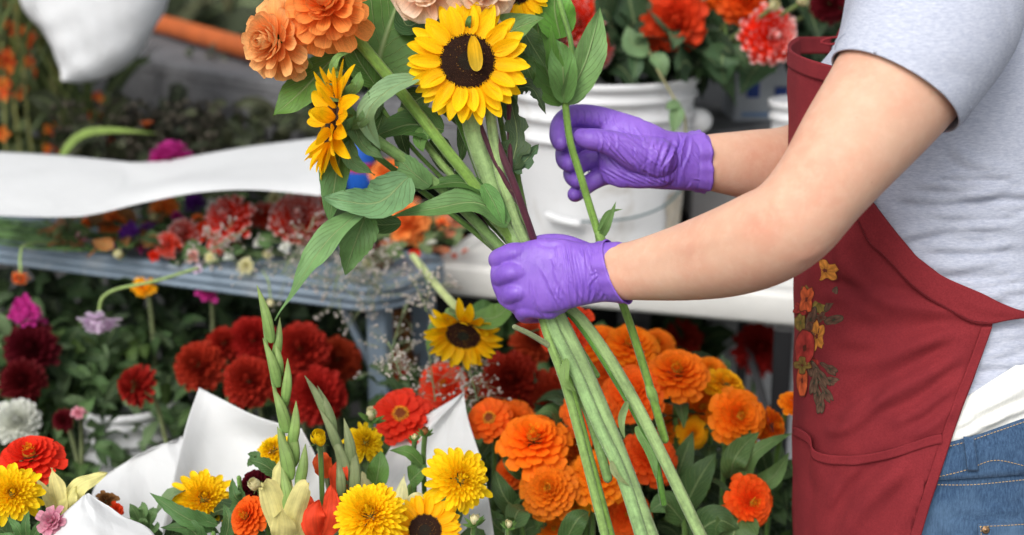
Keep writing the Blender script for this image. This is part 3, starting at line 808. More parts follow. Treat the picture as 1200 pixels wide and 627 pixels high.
# crumpled litter on bench
lt_ = MB()
for k in range(60):
    q = G(rnd.uniform(180, 420), 70, .97) + bn * rnd.uniform(.05, .4)
    d_ = nz(nr.randn(3)); add_leaf(lt_, [q, q + d_ * .03 + A(0, 0, .015), q + d_ * .06], .012, nr.randn(3), lin(rnd.choice([(150, 150, 140), (120, 128, 110), (170, 172, 165), (84, 80, 70)])), ns=6, nw=4)
lt_.build('leaves', M['leaf'], kind='stuff')
# white sack hanging above at left: pinched mouth down
rows = []
s = MB()
R_ = []
ctr = pxline([(110, -60, 3.3), (108, 0, 3.3), (104, 40, 3.3), (94, 66, 3.3), (82, 84, 3.3), (74, 93, 3.3)])
prof_ = [96, 86, 66, 44, 20, 3]
s.tube(spline(ctr, 24), spline([(q,) for q in prof_], 24)[:, 0] * 3.3 / F, 28, r2=spline([(q,) for q in prof_], 24)[:, 0] * 2.2 / F, ref=FW)
V = s.V[0]; V += (np.sin(V[:, 0:1] * 60 + V[:, 2:3] * 38) * .006 + np.sin(V[:, 2:3] * 90 - V[:, 0:1] * 45) * .003) * FW
tag(s.build('sack', M['bag']), 'bulging white sack with pointed bottom corner at the back left', 'sack')

# ---- sheets of paper
tp = sheet([[(-60, 175, 2.86), (60, 181, 2.86), (135, 188, 2.84), (160, 190, 2.82), (200, 187, 2.84), (290, 172, 2.88), (384, 160, 2.90)],
            [(-60, 205, 2.70), (60, 210, 2.70), (135, 214, 2.69), (160, 214, 2.69), (210, 204, 2.70), (290, 192, 2.72), (382, 188, 2.72)],
            [(-60, 235, 2.58), (60, 240, 2.57), (120, 238, 2.57), (160, 227, 2.57), (220, 214, 2.57), (290, 210, 2.58), (380, 213, 2.58)],
            [(-60, 250, 2.54), (60, 254, 2.52), (110, 251, 2.52), (165, 238, 2.52), (228, 226, 2.52), (295, 222, 2.53), (378, 229, 2.54)],
            [(-60, 246, 2.57), (60, 249, 2.55), (110, 246, 2.55), (165, 233, 2.55), (228, 221, 2.55), (295, 218, 2.56), (378, 225, 2.57)]], 110, 50, .0008, folds=10, seed=8)
tag(tp.build('paper_sheet', M['paper']), 'long white paper sheet lying in a wave over the flowers on the grey table', 'paper')
tp = sheet([[(120, 196, 2.60), (150, 184, 2.60), (180, 196, 2.60)], [(118, 214, 2.56), (150, 196, 2.55), (184, 214, 2.56)]], 12, 8, .0008)
wrapA = sheet([[(233, 454, 2.02), (252, 464, 2.01), (292, 484, 1.98), (330, 497, 1.95), (352, 503, 1.92)],
               [(217, 500, 1.97), (246, 512, 1.99), (290, 522, 2.0), (340, 535, 1.97), (372, 546, 1.90)],
               [(202, 565, 1.90), (240, 572, 1.95), (292, 580, 1.96), (342, 590, 1.92), (385, 596, 1.84)],
               [(190, 650, 1.83), (240, 660, 1.88), (290, 668, 1.90), (345, 670, 1.86), (390, 668, 1.80)],
               [(215, 760, 1.80), (245, 768, 1.84), (290, 772, 1.85), (340, 772, 1.83), (370, 768, 1.80)]], 60, 64, wave=.003, folds=16, seed=3)
tag(wrapA.build('paper_wrap', M['paper']), 'tall white paper wrap with a pointed corner behind the gladiolus spike', 'paper wrap', 'paper wraps around the bouquets')
wrapB = sheet([[(213, 511, 2.06), (206, 515, 2.05), (194, 520, 2.05)], [(215, 540, 2.02), (172, 534, 2.04), (120, 560, 2.02)], [(220, 600, 1.97), (172, 600, 2.0), (105, 598, 1.97)], [(222, 700, 1.9), (170, 705, 1.93), (110, 700, 1.9)]], 60, 64, wave=.003, folds=12, seed=4)
tag(wrapB.build('paper_wrap', M['paper']), 'low white paper wrap left of the tall one, peak beside its edge', 'paper wrap', 'paper wraps around the bouquets')
wrapC = sheet([[(104, 578, 1.66), (100, 580, 1.66), (95, 584, 1.66)], [(140, 604, 1.645), (92, 606, 1.63), (52, 624, 1.64)], [(182, 636, 1.63), (100, 650, 1.60), (36, 656, 1.62)], [(190, 740, 1.62), (110, 745, 1.6), (30, 745, 1.62)]], 60, 64, wave=.003, folds=12, seed=5)
tag(wrapC.build('paper_wrap', M['paper']), 'nearest white paper wrap in the bottom left corner, a grey-white triangle', 'paper wrap', 'paper wraps around the bouquets')
wrapD = sheet([[(543, 459, 1.98), (541, 461, 1.98), (536, 465, 1.98)], [(549, 492, 1.95), (515, 500, 1.97), (470, 508, 1.96)], [(566, 545, 1.90), (508, 556, 1.95), (440, 562, 1.93)], [(572, 580, 1.86), (512, 604, 1.90), (430, 606, 1.9)], [(590, 700, 1.8), (510, 705, 1.84), (425, 700, 1.82)]], 60, 64, wave=.003, folds=14, seed=6)
tag(wrapD.build('paper_wrap', M['paper']), 'white paper wrap pointing up between red zinnias and yellow flowers', 'paper wrap', 'paper wraps around the bouquets')
wrapE = sheet([[(560, 616, 1.84), (585, 588, 1.85), (560, 560, 1.86)], [(600, 640, 1.8), (596, 620, 1.81), (560, 600, 1.83)], [(640, 690, 1.75), (610, 690, 1.77), (560, 680, 1.8)]], 16, 16)
# blue can
p = G(418, 236, TZ); cn = thing('drink_can', 'blue can with a red stripe behind the bouquet on the grey table', 'can', p + A(0, .10, .001))
m = MB(); m.lathe([(.002, 0), (.026, 0), (.032, .008), (.033, .02), (.033, .105), (.027, .118), (.026, .122), (.022, .119), (.002, .119)], p + A(0, .10, .001), 32); m.build('can_body', M['can'], cn)
m = MB(); m.lathe([(.0335, .05), (.0338, .052), (.0338, .066), (.0335, .068)], p + A(0, .10, .001), 32); m.build('stripe', m_plain('red_stripe', (.6, .03, .03), .4), cn)

# ================================================================== the florist
Yk = [-80, -20, 50, 100, 200, 300, 380, 440, 500, 560, 627, 700, 780]
CX = [1105, 1103, 1100, 1096, 1096, 1094, 1096, 1099, 1103, 1106, 1106, 1106, 1106]
AX = [84, 94, 106, 138, 151, 145, 146, 149, 153, 155, 154, 154, 152]
BD = [.12, .150, .160, .158, .150, .140, .140, .148, .158, .165, .168, .168, .165]
DK = [1.75, 1.755, 1.76, 1.76, 1.765, 1.77, 1.775, 1.78, 1.785, 1.79, 1.80, 1.81, 1.82]
SP = [spline(np.stack([Yk, q], 1), 200) for q in (CX, AX, BD, DK)]
def tpar(y): return [np.interp(y, s[:, 0], s[:, 1]) for s in SP]
def Sth(th, y, off=0.0):
    """torso surface: th = 0 front (left in the picture), pi/2 the side towards the camera"""
    cx, a, b, D = tpar(y)
    a = a * D / F + off; b = b + off
    X = (cx - 600) * D / F; e = .9
    ct, st = np.cos(th), np.sin(th)
    x = X - a * np.sign(ct) * np.abs(ct) ** e; d = D - b * np.sign(st) * np.abs(st) ** e
    return x, d
def Sw(th, y, off=0.0):
    x, d = Sth(th, y, off)
    return C0 + x[..., None] * RT + (np.broadcast_to((313.5 - y) * d / F, x.shape))[..., None] * UP + d[..., None] * FW
def th_of(px, y, off=0.0):
    """angle on the camera side whose picture column is px"""
    t = np.linspace(-.25, PI * .98, 500); px = np.atleast_1d(px); y = np.broadcast_to(y, px.shape); off = np.broadcast_to(off, px.shape); o = np.empty(px.shape)
    for i in range(len(px)):
        x, d = Sth(t, np.full_like(t, y[i]), off[i]); q = 600 + F * x / d
        k = q.argmin(); o[i] = np.interp(px[i], q[k:], t[k:])
    return o
def Spx(px, y, off=0.0):
    px = np.asarray(px, float); y = np.asarray(y, float) + 0 * px
    t = th_of(px.ravel(), y.ravel(), off).reshape(px.shape)
    return Sw(t, y, off)
hip = thing('person', 'person in grey T-shirt, burgundy apron, jeans and purple gloves holding the bouquet', 'person', (W(1100, 627, 1.8) * A(1, 1, 0)))

# body: one continuous skin surface
b = MB()
Yt = np.linspace(-90, 780, 60); tt_ = np.linspace(0, 2 * PI, 60, endpoint=False)
ring = np.array([Sw(tt_, np.full(60, y), -.012) for y in Yt])
b.grid(ring, close=True); b.F += [tuple(range(60)), tuple((59 * 60 + i) for i in range(60))[::-1]]; b.S += [True, True]
limb(b, [(1108, -70, 1.755, 95, .11), (1106, -100, 1.755, 70, .085), (1100, -135, 1.755, 52, .055), (1092, -190, 1.75, 50, .052), (1086, -230, 1.75, 52, .055)])       # neck
limb(b, [(1066, -205, 1.75, 52, .055), (1068, -250, 1.745, 84, .072), (1074, -310, 1.74, 98, .078), (1082, -365, 1.735, 94, .074), (1088, -400, 1.73, 62, .05)])      # head
limb(b, [(985, -275, 1.745, 9, .010), (972, -262, 1.745, 12, .013), (978, -255, 1.745, 10, .012)], 12)   # nose
limb(b, [(1005, -232, 1.745, 14, .022), (990, -232, 1.745, 9, .020)], 12)
limb(b, [(1085, -290, 1.67, 8, .008), (1092, -275, 1.665, 15, .01), (1086, -258, 1.67, 7, .008)], 12)    # ear
armL = [(690, 320, 1.640, 27, .018), (715, 319, 1.63, 32.5, .024), (745, 317, 1.615, 35.5, .027), (800, 308, 1.575, 45, .036), (850, 296, 1.53, 53, .042), (893, 280, 1.495, 57, .046),
        (928, 259, 1.475, 56, .049), (961, 220, 1.47, 57, .051), (1001, 166, 1.475, 66.5, .056), (1045, 108, 1.49, 76, .063), (1075, 60, 1.515, 84, .072), (1098, 5, 1.56, 90, .08), (1105, -40, 1.62, 80, .08)]
armR = [(796, 189, 1.787, 25, .018), (830, 190, 1.80, 33, .026), (880, 193, 1.83, 41, .033), (930, 192, 1.87, 46, .038), (975, 170, 1.915, 48, .042), (1020, 110, 1.93, 52, .046), (1070, 30, 1.91, 60, .055), (1095, -30, 1.88, 62, .06)]
limb(b, armL, 40); limb(b, armR, 32)
V, Nn, Fc = remesh(b, .0042, 5)
x, y, d = topx(V)
# gentle anatomy: elbow dimple, tendons, soft folds at the elbow crook
st = [([(700, 300), (760, 297), (830, 285)], 10, .0012), ([(905, 232), (915, 250), (918, 268)], 7, .0012), ([(735, 335), (800, 335), (870, 318)], 16, .0012), ([(890, 236), (902, 252), (904, 272)], 3, .0007), ([(898, 228), (912, 244), (916, 262)], 2.5, .0006), ([(930, 305), (952, 300), (968, 288)], 5, .0012), ([(770, 290), (840, 278), (880, 262)], 9, .0010)]
fc_ = np.clip(-(Nn @ FW), 0, 1)
V = V + Nn * (crease(x, y, st) * fc_)[:, None]
skin0 = lin((216, 174, 148)); red = lin((214, 146, 122))
k = np.exp(-(((x - 892) / 26) ** 2 + ((y - 262) / 22) ** 2))[:, None] * .55 + np.exp(-(((x - 945) / 30) ** 2 + ((y - 300) / 14) ** 2))[:, None] * .35
bm = MB(); bm.add(V, Fc, skin0 * (1 - k) + red * k)
bm.build('body', M['skin'], hip)
# eye, brow, mouth, hair out of the frame
hr = MB(); limb(hr, [(1110, -225, 1.75, 62, .075), (1112, -290, 1.745, 84, .086), (1102, -350, 1.74, 98, .088), (1090, -400, 1.735, 84, .07), (1080, -425, 1.73, 40, .04)]); limb(hr, [(1180, -330, 1.75, 30, .03), (1225, -290, 1.76, 34, .03), (1235, -190, 1.76, 26, .025), (1225, -90, 1.76, 10, .012)])
hr.build('hair', M['hair'], hip)
for (ex, ey) in ((1000, -300),):
    e = MB(); limb(e, [(998, ey, 1.695, 5, .008), (1006, ey, 1.69, 7, .009)], 12); e.build('eye', m_plain('eye_dark', (.03, .02, .015), .2), hip)
    e = MB(); limb(e, [(988, -232, 1.73, 3, .012), (994, -230, 1.725, 4, .016)], 12); e.build('lips', m_plain('lips', lin((190, 100, 95)), .5), hip)

# T-shirt: torso + near sleeve + far sleeve, one surface, hems cut open
b = MB()
Ys = np.linspace(-75, 476, 60)
ring = np.array([Sw(tt_, np.full(60, yy), .006) for yy in Ys])
b.grid(ring, close=True); b.F += [tuple(range(60)), tuple((59 * 60 + i) for i in range(60))[::-1]]; b.S += [True, True]
slv = [(1019, 150, 1.478, 75, .062), (1048, 107, 1.488, 82, .069), (1073, 66, 1.505, 90, .077), (1096, 20, 1.54, 97, .088), (1108, -25, 1.60, 92, .10), (1112, -60, 1.69, 84, .12)]
limb(b, slv, 48)
limb(b, [(1010, 120, 1.93, 60, .055), (1050, 60, 1.92, 68, .062), (1090, -10, 1.88, 76, .07), (1100, -50, 1.83, 70, .09)], 32)
limb(b, [(1108, -60, 1.755, 100, .13), (1104, -105, 1.755, 66, .075)], 32)
V, Nn, Fc = remesh(b, .0040, 6)
x, y, d = topx(V); fc_ = np.clip(-(Nn @ FW), 0, 1)
st = []
R3 = random.Random(3)
for k in range(30):        # horizontal drag folds round the waist
    y0 = 205 + k * 8.2 + R3.uniform(-4, 4); x0 = R3.uniform(1040, 1130); ln = R3.uniform(60, 160)
    st.append(([(x0, y0 + R3.uniform(-6, 10)), (x0 + ln * .5, y0 + R3.uniform(-3, 7)), (x0 + ln, y0 - R3.uniform(-4, 10))], R3.uniform(3, 6.5), R3.uniform(.0020, .0046)))
st += [([(1010, 290), (1060, 275), (1130, 250)], 8, .003), ([(1050, 230), (1100, 215), (1180, 235)], 9, .003), ([(1110, 165), (1140, 190), (1200, 205)], 8, .003), ([(1100, 190), (1150, 215), (1230, 225)], 6, .002),
       ([(1010, 40), (1070, 55), (1130, 80)], 16, .0016), ([(1000, 62), (1060, 88), (1120, 118)], 9, .0008), ([(1040, 10), (1090, 30), (1150, 90)], 12, .002), ([(1180, 0), (1190, 50), (1172, 100)], 3.5, .0016)]
V = V + Nn * (crease(x, y, st) * fc_)[:, None]
# cut the caps: beyond the sleeve hems and below the waist hem
hc = W(1049, 107, 1.488); hd = nz(cam2w((-.53, -.83, .13)))
h2_ = W(1030, 92, 1.925); hd2 = nz(W(1010, 120, 1.93) - W(1050, 60, 1.92))
nearm = np.linalg.norm((V - hc) - ((V - hc) @ hd)[:, None] * hd, axis=1) < .115
kill = (((V - h2_) @ hd2 > 0) & (d > 1.85) & (x < 1060) & (y > 40) & (y < 200) & (((V - h2_) @ hd2) < .12) & (np.linalg.norm((V - h2_) - ((V - h2_) @ hd2)[:, None] * hd2, axis=1) < .08))
hem = np.interp(x, [900, 1100, 1125, 1165, 1200, 1300], [486, 486, 478, 452, 430, 400])
kill |= (y > hem)
kill |= (y < -92)
Fk = [f for f in Fc if not any(kill[i] for i in f)]
bmm = bmesh.new(); vs = [bmm.verts.new(v) for v in V]
for f in Fk: bmm.faces.new([vs[i] for i in f])
bmm.verts.index_update()
dist = (V - hc) @ hd; near = set(np.nonzero(nearm & (d < 1.60) & (np.abs(dist) < .03))[0])
gf = [f for f in bmm.faces if all(v.index in near for v in f.verts)]
ge = list({e for f in gf for e in f.edges}); gv = list({v for f in gf for v in f.verts})
bmesh.ops.bisect_plane(bmm, geom=gv + ge + gf, plane_co=hc, plane_no=hd, dist=1e-6)
def beyond(p):
    q = np.array(p) - hc; s = q @ hd
    return s > 1e-5 and np.linalg.norm(q - s * hd) < .115 and (np.array(p) - C0) @ FW < 1.60
bmesh.ops.delete(bmm, geom=[f for f in bmm.faces if beyond(f.calc_center_median())], context='FACES')
bmesh.ops.delete(bmm, geom=[v for v in bmm.verts if not v.link_faces], context='VERTS')
bmm.verts.index_update()
sm = MB(); sm.add(np.array([v.co[:] for v in bmm.verts]), [[v.index for v in f.verts] for f in bmm.faces]); bmm.free()
sh = sm.build('t_shirt', M['shirt'], hip)
so_ = sh.modifiers.new('cloth', 'SOLIDIFY'); so_.thickness = .0016; so_.offset = 1
# hem stitching on the sleeve, side seam
def ringline(P0, d0, rad, depth, off, n=60):
    pass
def sleeve_ring(s, rr=0.0):
    """points round the near sleeve s metres above the hem"""
    R = spline(np.asarray(slv, float), 61); P = W(R[:, 0], R[:, 1], R[:, 2]); q = ((P - hc) @ -hd)
    i = np.abs(q - s).argmin(); T = nz(P[min(i + 1, 60)] - P[i - 1]); B = nz(np.cross(T, FW)); N2 = np.cross(B, T)
    a = np.linspace(-.15, PI * 1.15, 70)
    r1 = R[i, 3] * R[i, 2] / F + rr; r2 = R[i, 4] + rr
    return P[i] + (r1 * np.cos(a))[:, None] * B + (r2 * np.sin(a))[:, None] * N2 * 1.0

def patch(name, mat, xl, xr, y0, y1, off, nx=40, ny=60, strokes=(), th=.0015, yshift=None, label=None, parent=None):
    """cloth patch on the torso between picture columns xl(y), xr(y)"""
    ys = np.linspace(y0, y1, ny); Q = []
    for yy in ys:
        a, c = xl(yy), xr(yy); px = np.linspace(a, c, nx)
        Q.append(Spx(px, np.full(nx, yy), off))
    return Q
def cloth(P, name, mat, strokes, th=.0016, fold=1.0, parent=None, nscale=0.0):
    du = np.gradient(P, axis=1); dv = np.gradient(P, axis=0); Nn = nz(np.cross(du, dv))
    if (Nn @ FW).mean() > 0: Nn = -Nn
    x, y, d = topx(P)
    P = P + Nn * (crease(x, y, strokes) * np.clip(-(Nn @ FW) * 1.6, 0, 1))[..., None] if strokes else P
    if nscale: P = P + Nn * (nscale * (np.sin(x * .07 + y * .03) * np.sin(y * .045 - x * .02)))[..., None]
    m = MB(); m.grid(P); o = m.build(name, M[mat] if isinstance(mat, str) else mat, parent or hip)
    s = o.modifiers.new('cloth', 'SOLIDIFY'); s.thickness = th; s.offset = 0
    return o
I = np.interp
# white undershirt showing between shirt and jeans, waistband, jeans
ys = np.linspace(415, 560, 40); th = np.linspace(-.3, PI * 1.1, 90)
ust = [([(1110, 505), (1160, 478), (1215, 452)], 5, .0045), ([(1120, 490), (1170, 468), (1220, 440)], 4, .0035), ([(1105, 520), (1150, 500), (1215, 470)], 5, .005), ([(1130, 500), (1165, 492), (1190, 474)], 3, .003)]
def band(ytop, ybot, off, ny, xs=(1020, 1300)):
    """rows run between two curves given as y at picture columns"""
    th = np.linspace(.1, PI * 1.05, 110); Q = []
    for k in np.linspace(0, 1, ny):
        yy = np.full(110, 480.0)
        for _ in range(3):
            x_, d_ = Sth(th, yy, off); px = 600 + F * x_ / d_
            yy = (1 - k) * I(px, *ytop) + k * I(px, *ybot)
        Q.append(Sw(th, yy, off + (.0035 * math.sin(PI * min(1, k * 1.0)) if ny > 15 else 0)))
    return np.array(Q)
jt = ([1050, 1110, 1150, 1200, 1300], [534, 519, 508, 490, 470])
cloth(band(([1050, 1125, 1165, 1200, 1300], [480, 470, 444, 422, 395]), ([1050, 1110, 1150, 1200, 1300], [540, 525, 513, 496, 476]), .0075, 24), 'undershirt', 'under', ust)
jw = ([1050, 1110, 1150, 1200, 1300], [566, 562, 560, 556, 545])
R5 = random.Random(5)
jst = [([(1090 + R5.uniform(0, 60), 575 + i * 9), (1150 + R5.uniform(0, 20), 578 + i * 9 + R5.uniform(-6, 6)), (1210, 572 + i * 9)], 4, .0016) for i in range(7)]
cloth(band(jt, jw, .0125, 8), 'waistband', 'jeans', [([(1120, 540), (1160, 528), (1210, 524)], 7, .0014)], .002)
b = MB()
Yj = np.linspace(530, 800, 40); ring = np.array([Sw(tt_, np.full(60, yy), .009) for yy in Yj]); b.grid(ring, close=True); b.F += [tuple(range(60)), tuple((39 * 60 + i) for i in range(60))[::-1]]; b.S += [True, True]
xh = W(1106, 780, 1.82); 
for sgn in (-1, 1):
    top = xh + A(0, .085 * sgn, .03); kn = A(top[0] - .02, top[1], .48); an = A(top[0] + .03, top[1], .10)
    P = spline([top + A(0, 0, .05), (top + kn) / 2 , kn, (kn + an) / 2, an], 24)
    b.tube(P, np.interp(np.linspace(0, 1, 24), [0, .15, .5, .75, 1], [.10, .098, .070, .062, .055]), 28)
    sh_ = MB(); sh_.tube(spline([an + A(.03, 0, -.05), an + A(-.03, 0, -.055), an + A(-.12, 0, -.065), an + A(-.19, 0, -.072)], 14), [.045] * 5 + [.042] * 5 + [.036, .034, .03, .024], 18, r2=[.03] * 14)
    sh_.build('shoe', M['shoe'], hip)
V, Nn, Fc = remesh(b, .006, 3); x, y, d = topx(V)
keep = y > I(x, *jt) + 16
V = V + Nn * (crease(x, y, jst + [([(1085, 640), (1140, 655), (1200, 650)], 8, .003), ([(1090, 600), (1130, 640), (1160, 700)], 8, .003)]) * np.clip(-(Nn @ FW), 0, 1))[:, None]
Fk = [f for f in Fc if all(keep[i] for i in f)]; used = np.zeros(len(V), bool)
for f in Fk:
    for i in f: used[i] = True
mp = np.cumsum(used) - 1; sm = MB(); sm.add(V[used], [tuple(mp[i] for i in f) for f in Fk]); sm.build('jeans', M['jeans'], hip)
def seam(pts, off, name='stitching', mat='thread', dash=0.0026, gap=.0014, r=.00045, parent=None):
    """dashed sewing thread on the torso along picture points"""
    Pp = spline(np.asarray(pts, float), 60); P = Spx(Pp[:, 0], Pp[:, 1], off); L = np.r_[0, np.cumsum(np.linalg.norm(np.diff(P, axis=0), axis=1))]
    m = MB(); s = 0
    while s + dash < L[-1]:
        a = np.array([np.interp([s, s + dash], L, P[:, k]) for k in range(3)]).T
        m.tube(a, r, 5, cap=False); s += dash + gap
    return m.build(name, M[mat], parent or hip)
for dy in (4, 37): seam([(1092, I(1092, *jt) + dy), (1130, I(1130, *jt) + dy + 1), (1165, I(1165, *jt) + dy), (1203, I(1203, *jt) + dy + (20 if dy > 30 else 0) * 1.0)], .0145)
seam([(1090, 568), (1140, 568), (1203, 562)], .0125)
ys = np.linspace(512, 552, 12)
P = np.array([Spx(np.linspace(1129 + (yy - 512) * .12, 1141 + (yy - 512) * .14, 6), np.full(6, yy), .0165 + .004 * math.sin((yy - 512) / 40 * PI)) for yy in ys]); cloth(P, 'belt_loop', 'jeans', [], .002)
ys = np.linspace(614, 680, 12)
P = np.array([Spx(np.linspace(1146, 1208, 14), np.full(14, yy), .0125) for yy in ys]); cloth(P, 'back_pocket', 'jeans', [], .002)
seam([(1148, 617), (1175, 616), (1206, 614)], .0142); seam([(1149, 617), (1151, 640), (1153, 680)], .0142)
rv = MB(); q = Spx(A(1155.), A(621.), .0142)[0]; rv.lathe([(.0045, -.001), (.0045, .0008), (.003, .0014), (.0018, .0008), (.0016, .0018), (.0003, .002)], q, 20, M=Matrix(frame_of(-FW).tolist())); rv.build('rivet', M['metal'], hip)

# apron
edge_y = [40, 80, 160, 235, 275, 300, 323, 344, 357, 372, 381, 420, 482, 592, 627, 760]
edge_x = [985, 992, 1005, 1022, 1052, 1073, 1104, 1140, 1160, 1166, 1164, 1150, 1126, 1090, 1080, 1050]
edge = lambda yy: I(yy, edge_y, edge_x)
ny, nx = 190, 130
Q = np.zeros((ny, nx, 3)); AO = .0165
for i, k in enumerate(np.linspace(0, 1, ny)):
    yb = 78 + k * (760 - 78)
    ex_ = AO + .00106 * max(0, 149 - tpar(yb)[1])
    te = th_of(A(edge(yb)), yb, ex_)[0]
    tf = -te * .95
    th = np.linspace(te, tf, nx)
    ytop = 78 - 34 * np.clip((.55 - th) / 1.2, 0, 1)
    yy = ytop + k * (760 - ytop)
    off = AO + .00106 * np.maximum(0, 151 - tpar(yy)[1]) * (yy < 200) + .002 * np.clip((yb - 480) / 150, 0, 1)
    Q[i] = Sw(th, yy, off)
ast = [([(1158, 392), (1100, 398), (1030, 404), (975, 398)], 13, .0035), ([(1150, 400), (1085, 440), (1010, 480), (968, 520)], 12, .005), ([(1140, 430), (1080, 480), (1030, 500)], 9, .003), ([(1125, 470), (1090, 500), (1060, 512)], 8, .003),
       ([(1150, 370), (1060, 360), (985, 366)], 10, .0025), ([(1080, 352), (1010, 350), (950, 344)], 9, .0025), ([(1000, 262), (985, 300), (1010, 335), (1060, 356)], 10, .0025), ([(1120, 384), (1040, 420), (960, 428)], 10, .0028),
       ([(1070, 540), (1020, 580), (985, 627), (960, 690)], 14, .006), ([(1085, 560), (1050, 620), (1020, 690)], 10, .004), ([(960, 540), (975, 580), (968, 627), (972, 690)], 10, .004), ([(1010, 540), (985, 570), (960, 600)], 10, .004),
       ([(935, 110), (934, 180), (937, 250)], 9, .003), ([(948, 100), (958, 150), (950, 220)], 8, .002), ([(985, 250), (960, 300), (948, 340)], 10, .002), ([(1050, 455), (1000, 500), (960, 505)], 6, .0025)]
ast = [(p_, w_ * .9, a_ * 1.5) for p_, w_, a_ in ast]
ap = cloth(Q, 'apron', 'apron', ast, .0018, nscale=.0012)
def asurf(px, y, off):
    """apron surface with its folds"""
    P = Spx(px, y, AO + off + .002 * np.clip((np.asarray(y) - 480) / 150, 0, 1) )
    x_, y_, d_ = topx(P); n_ = -FW
    return P - FW * (crease(x_, y_, ast) * .8)[..., None]
# side hem band running into the waist strap
o_x = [1022, 1052, 1073, 1104, 1151, 1175, 1204, 1260]; o_y = [236, 276, 300, 323, 344, 356, 366, 376]
i_x = [1003, 1018, 1036, 1073, 1114, 1150, 1204, 1260]; i_y = [254, 285, 301, 339, 365, 380, 373, 386]
so1 = spline(np.stack([o_x, o_y], 1), 90); si1 = spline(np.stack([i_x, i_y], 1), 90)
Q = np.array([Spx(so1[:, 0] * (1 - k) + si1[:, 0] * k, so1[:, 1] * (1 - k) + si1[:, 1] * k, AO + .0042 + .001 * math.sin(k * PI)) for k in np.linspace(0, 1, 9)])
cloth(Q, 'waist_strap', 'apron', [([(1120, 344), (1150, 362), (1190, 366)], 4, .0012)], .0022)
seam(np.stack([si1[:70, 0], si1[:70, 1] - 2.2], 1)[::6], AO + .0062, 'seam', 'redthread')
# side hem of the skirt
ys = np.linspace(383, 740, 80)
Q = np.array([Spx(np.linspace(edge(yy) - 13, edge(yy) - .5, 7), np.full(7, yy), AO + .0030 + .002 * np.clip((yy - 480) / 150, 0, 1)) for yy in ys])
cloth(Q, 'side_hem', 'apron', ast, .0016)
# bib hem
Q = []
for k in np.linspace(0, 1, 8):
    th = np.linspace(th_of(A(990.), 80, AO + .00106 * 25)[0], -1.1, 70); ytop = 78 - 34 * np.clip((.55 - th) / 1.2, 0, 1); yy = ytop - 1 + k * 20
    Q.append(Sw(th, yy, AO + .0022 + .00106 * np.maximum(0, 151 - tpar(yy)[1])))
cloth(np.array(Q), 'bib_hem', 'apron', [], .0016)
nk = MB(); nk.tube(spline([W(987, 44, 1.90), W(1000, 20, 1.88), W(1030, -30, 1.86), W(1080, -95, 1.84), W(1130, -120, 1.78)], 24), .009, 10, r2=.002); nk.build('neck_strap', M['apron'], hip)
nk = MB(); nk.tube(spline([W(990, 44, 1.84), W(975, 44, 1.84), W(962, 49, 1.84), W(974, 52, 1.84), W(990, 48, 1.84)], 20), .0016, 8); nk.build('strap_loop', M['apron'], hip)
# pocket
pt = spline([(926, 498), (940, 504), (949, 512), (955, 528), (985, 534), (1030, 530), (1088, 512), (1108, 508)], 80)
Q = []
for k in np.linspace(0, 1, 40):
    xx = pt[:, 0]; yt = pt[:, 1]
    xx = np.clip(xx, 929 if k < .2 else 930, None)
    lim = edge(yt + k * (740 - yt)) - 14
    xx = 929 + (xx - 929) * (lim - 929) / (lim[-1] - 929 + 1e-6) if False else np.minimum(xx, lim)
    yy = yt + k * (740 - yt)
    Q.append(asurf(xx, yy, .0035 + .005 * np.exp(-(k / .12) ** 2) * np.exp(-((xx - 985) / 60) ** 2)))
cloth(np.array(Q), 'pocket', 'apron', [([(1080, 530), (1020, 580), (975, 640)], 10, .003), ([(955, 530), (962, 580), (955, 640)], 7, .003)], .0018)
Q = []
for k in np.linspace(0, 1, 6):
    xx = np.minimum(pt[:, 0], edge(pt[:, 1]) - 14); xx = np.maximum(xx, 930)
    Q.append(asurf(xx, pt[:, 1] + k * 11, .0058 + .005 * np.exp(-((xx - 985) / 60) ** 2)))
cloth(np.array(Q), 'pocket_hem', 'apron', [], .0016)
# printed / embroidered flowers near the apron front
MOT = []
def motif(cx, cy, rx, ry, n, col, dark, rot=0.0, amp=.22, name='printed_flower'):
    m = MB(); K = n * 8; MOT.append(1); rx, ry = rx * 1.22, ry * 1.16; col = col * .72 + .28 * lin((140, 52, 54))
    a = np.linspace(0, 2 * PI, K, endpoint=False); rad = 1 - amp * 1.5 * (.5 + .5 * np.cos(a * n)) ** 2 + np.array([rnd.uniform(-.06, .06) for _ in range(K)])
    X, Y = rad * np.cos(a) * rx, rad * np.sin(a) * ry; c, s = math.cos(rot), math.sin(rot); X, Y = X * c - Y * s, X * s + Y * c
    rows = [(.02, dark), (.16, dark), (.2, col * .7), (.45, col * .9), (.7, col * 1.1), (.9, col), (.95, dark), (1.0, dark)]
    Q = np.array([asurf(np.maximum(cx + X * k, 927.5), cy + Y * k, .0011 + .00025 * (len(MOT) % 5)) for k, _ in rows]); cc = np.array([np.tile(c_, (K, 1)) * (1 + .28 * np.cos(a * n * 2 + i_))[:, None] for i_, (_, c_) in enumerate(rows)])
    m.grid(Q, cc, close=True); m.build(name, M['print'], hip)
yel, orr, olv, grn, rus = lin((206, 140, 52)), lin((204, 96, 46)), lin((122, 122, 52)), lin((66, 76, 58)), lin((168, 54, 44))
dk = lin((96, 44, 34))
for q in ((950, 330, 8, 6), (938, 362, 7, 9), (950, 388, 9, 9), (940, 428, 9, 10), (955, 420, 8, 8), (962, 372, 7, 6), (946, 340, 7, 6)): motif(q[0], q[1], q[2], q[3], 4, (olv, rus, grn)[len(MOT) % 3] * .85, dk, q[0] * .3, .3)
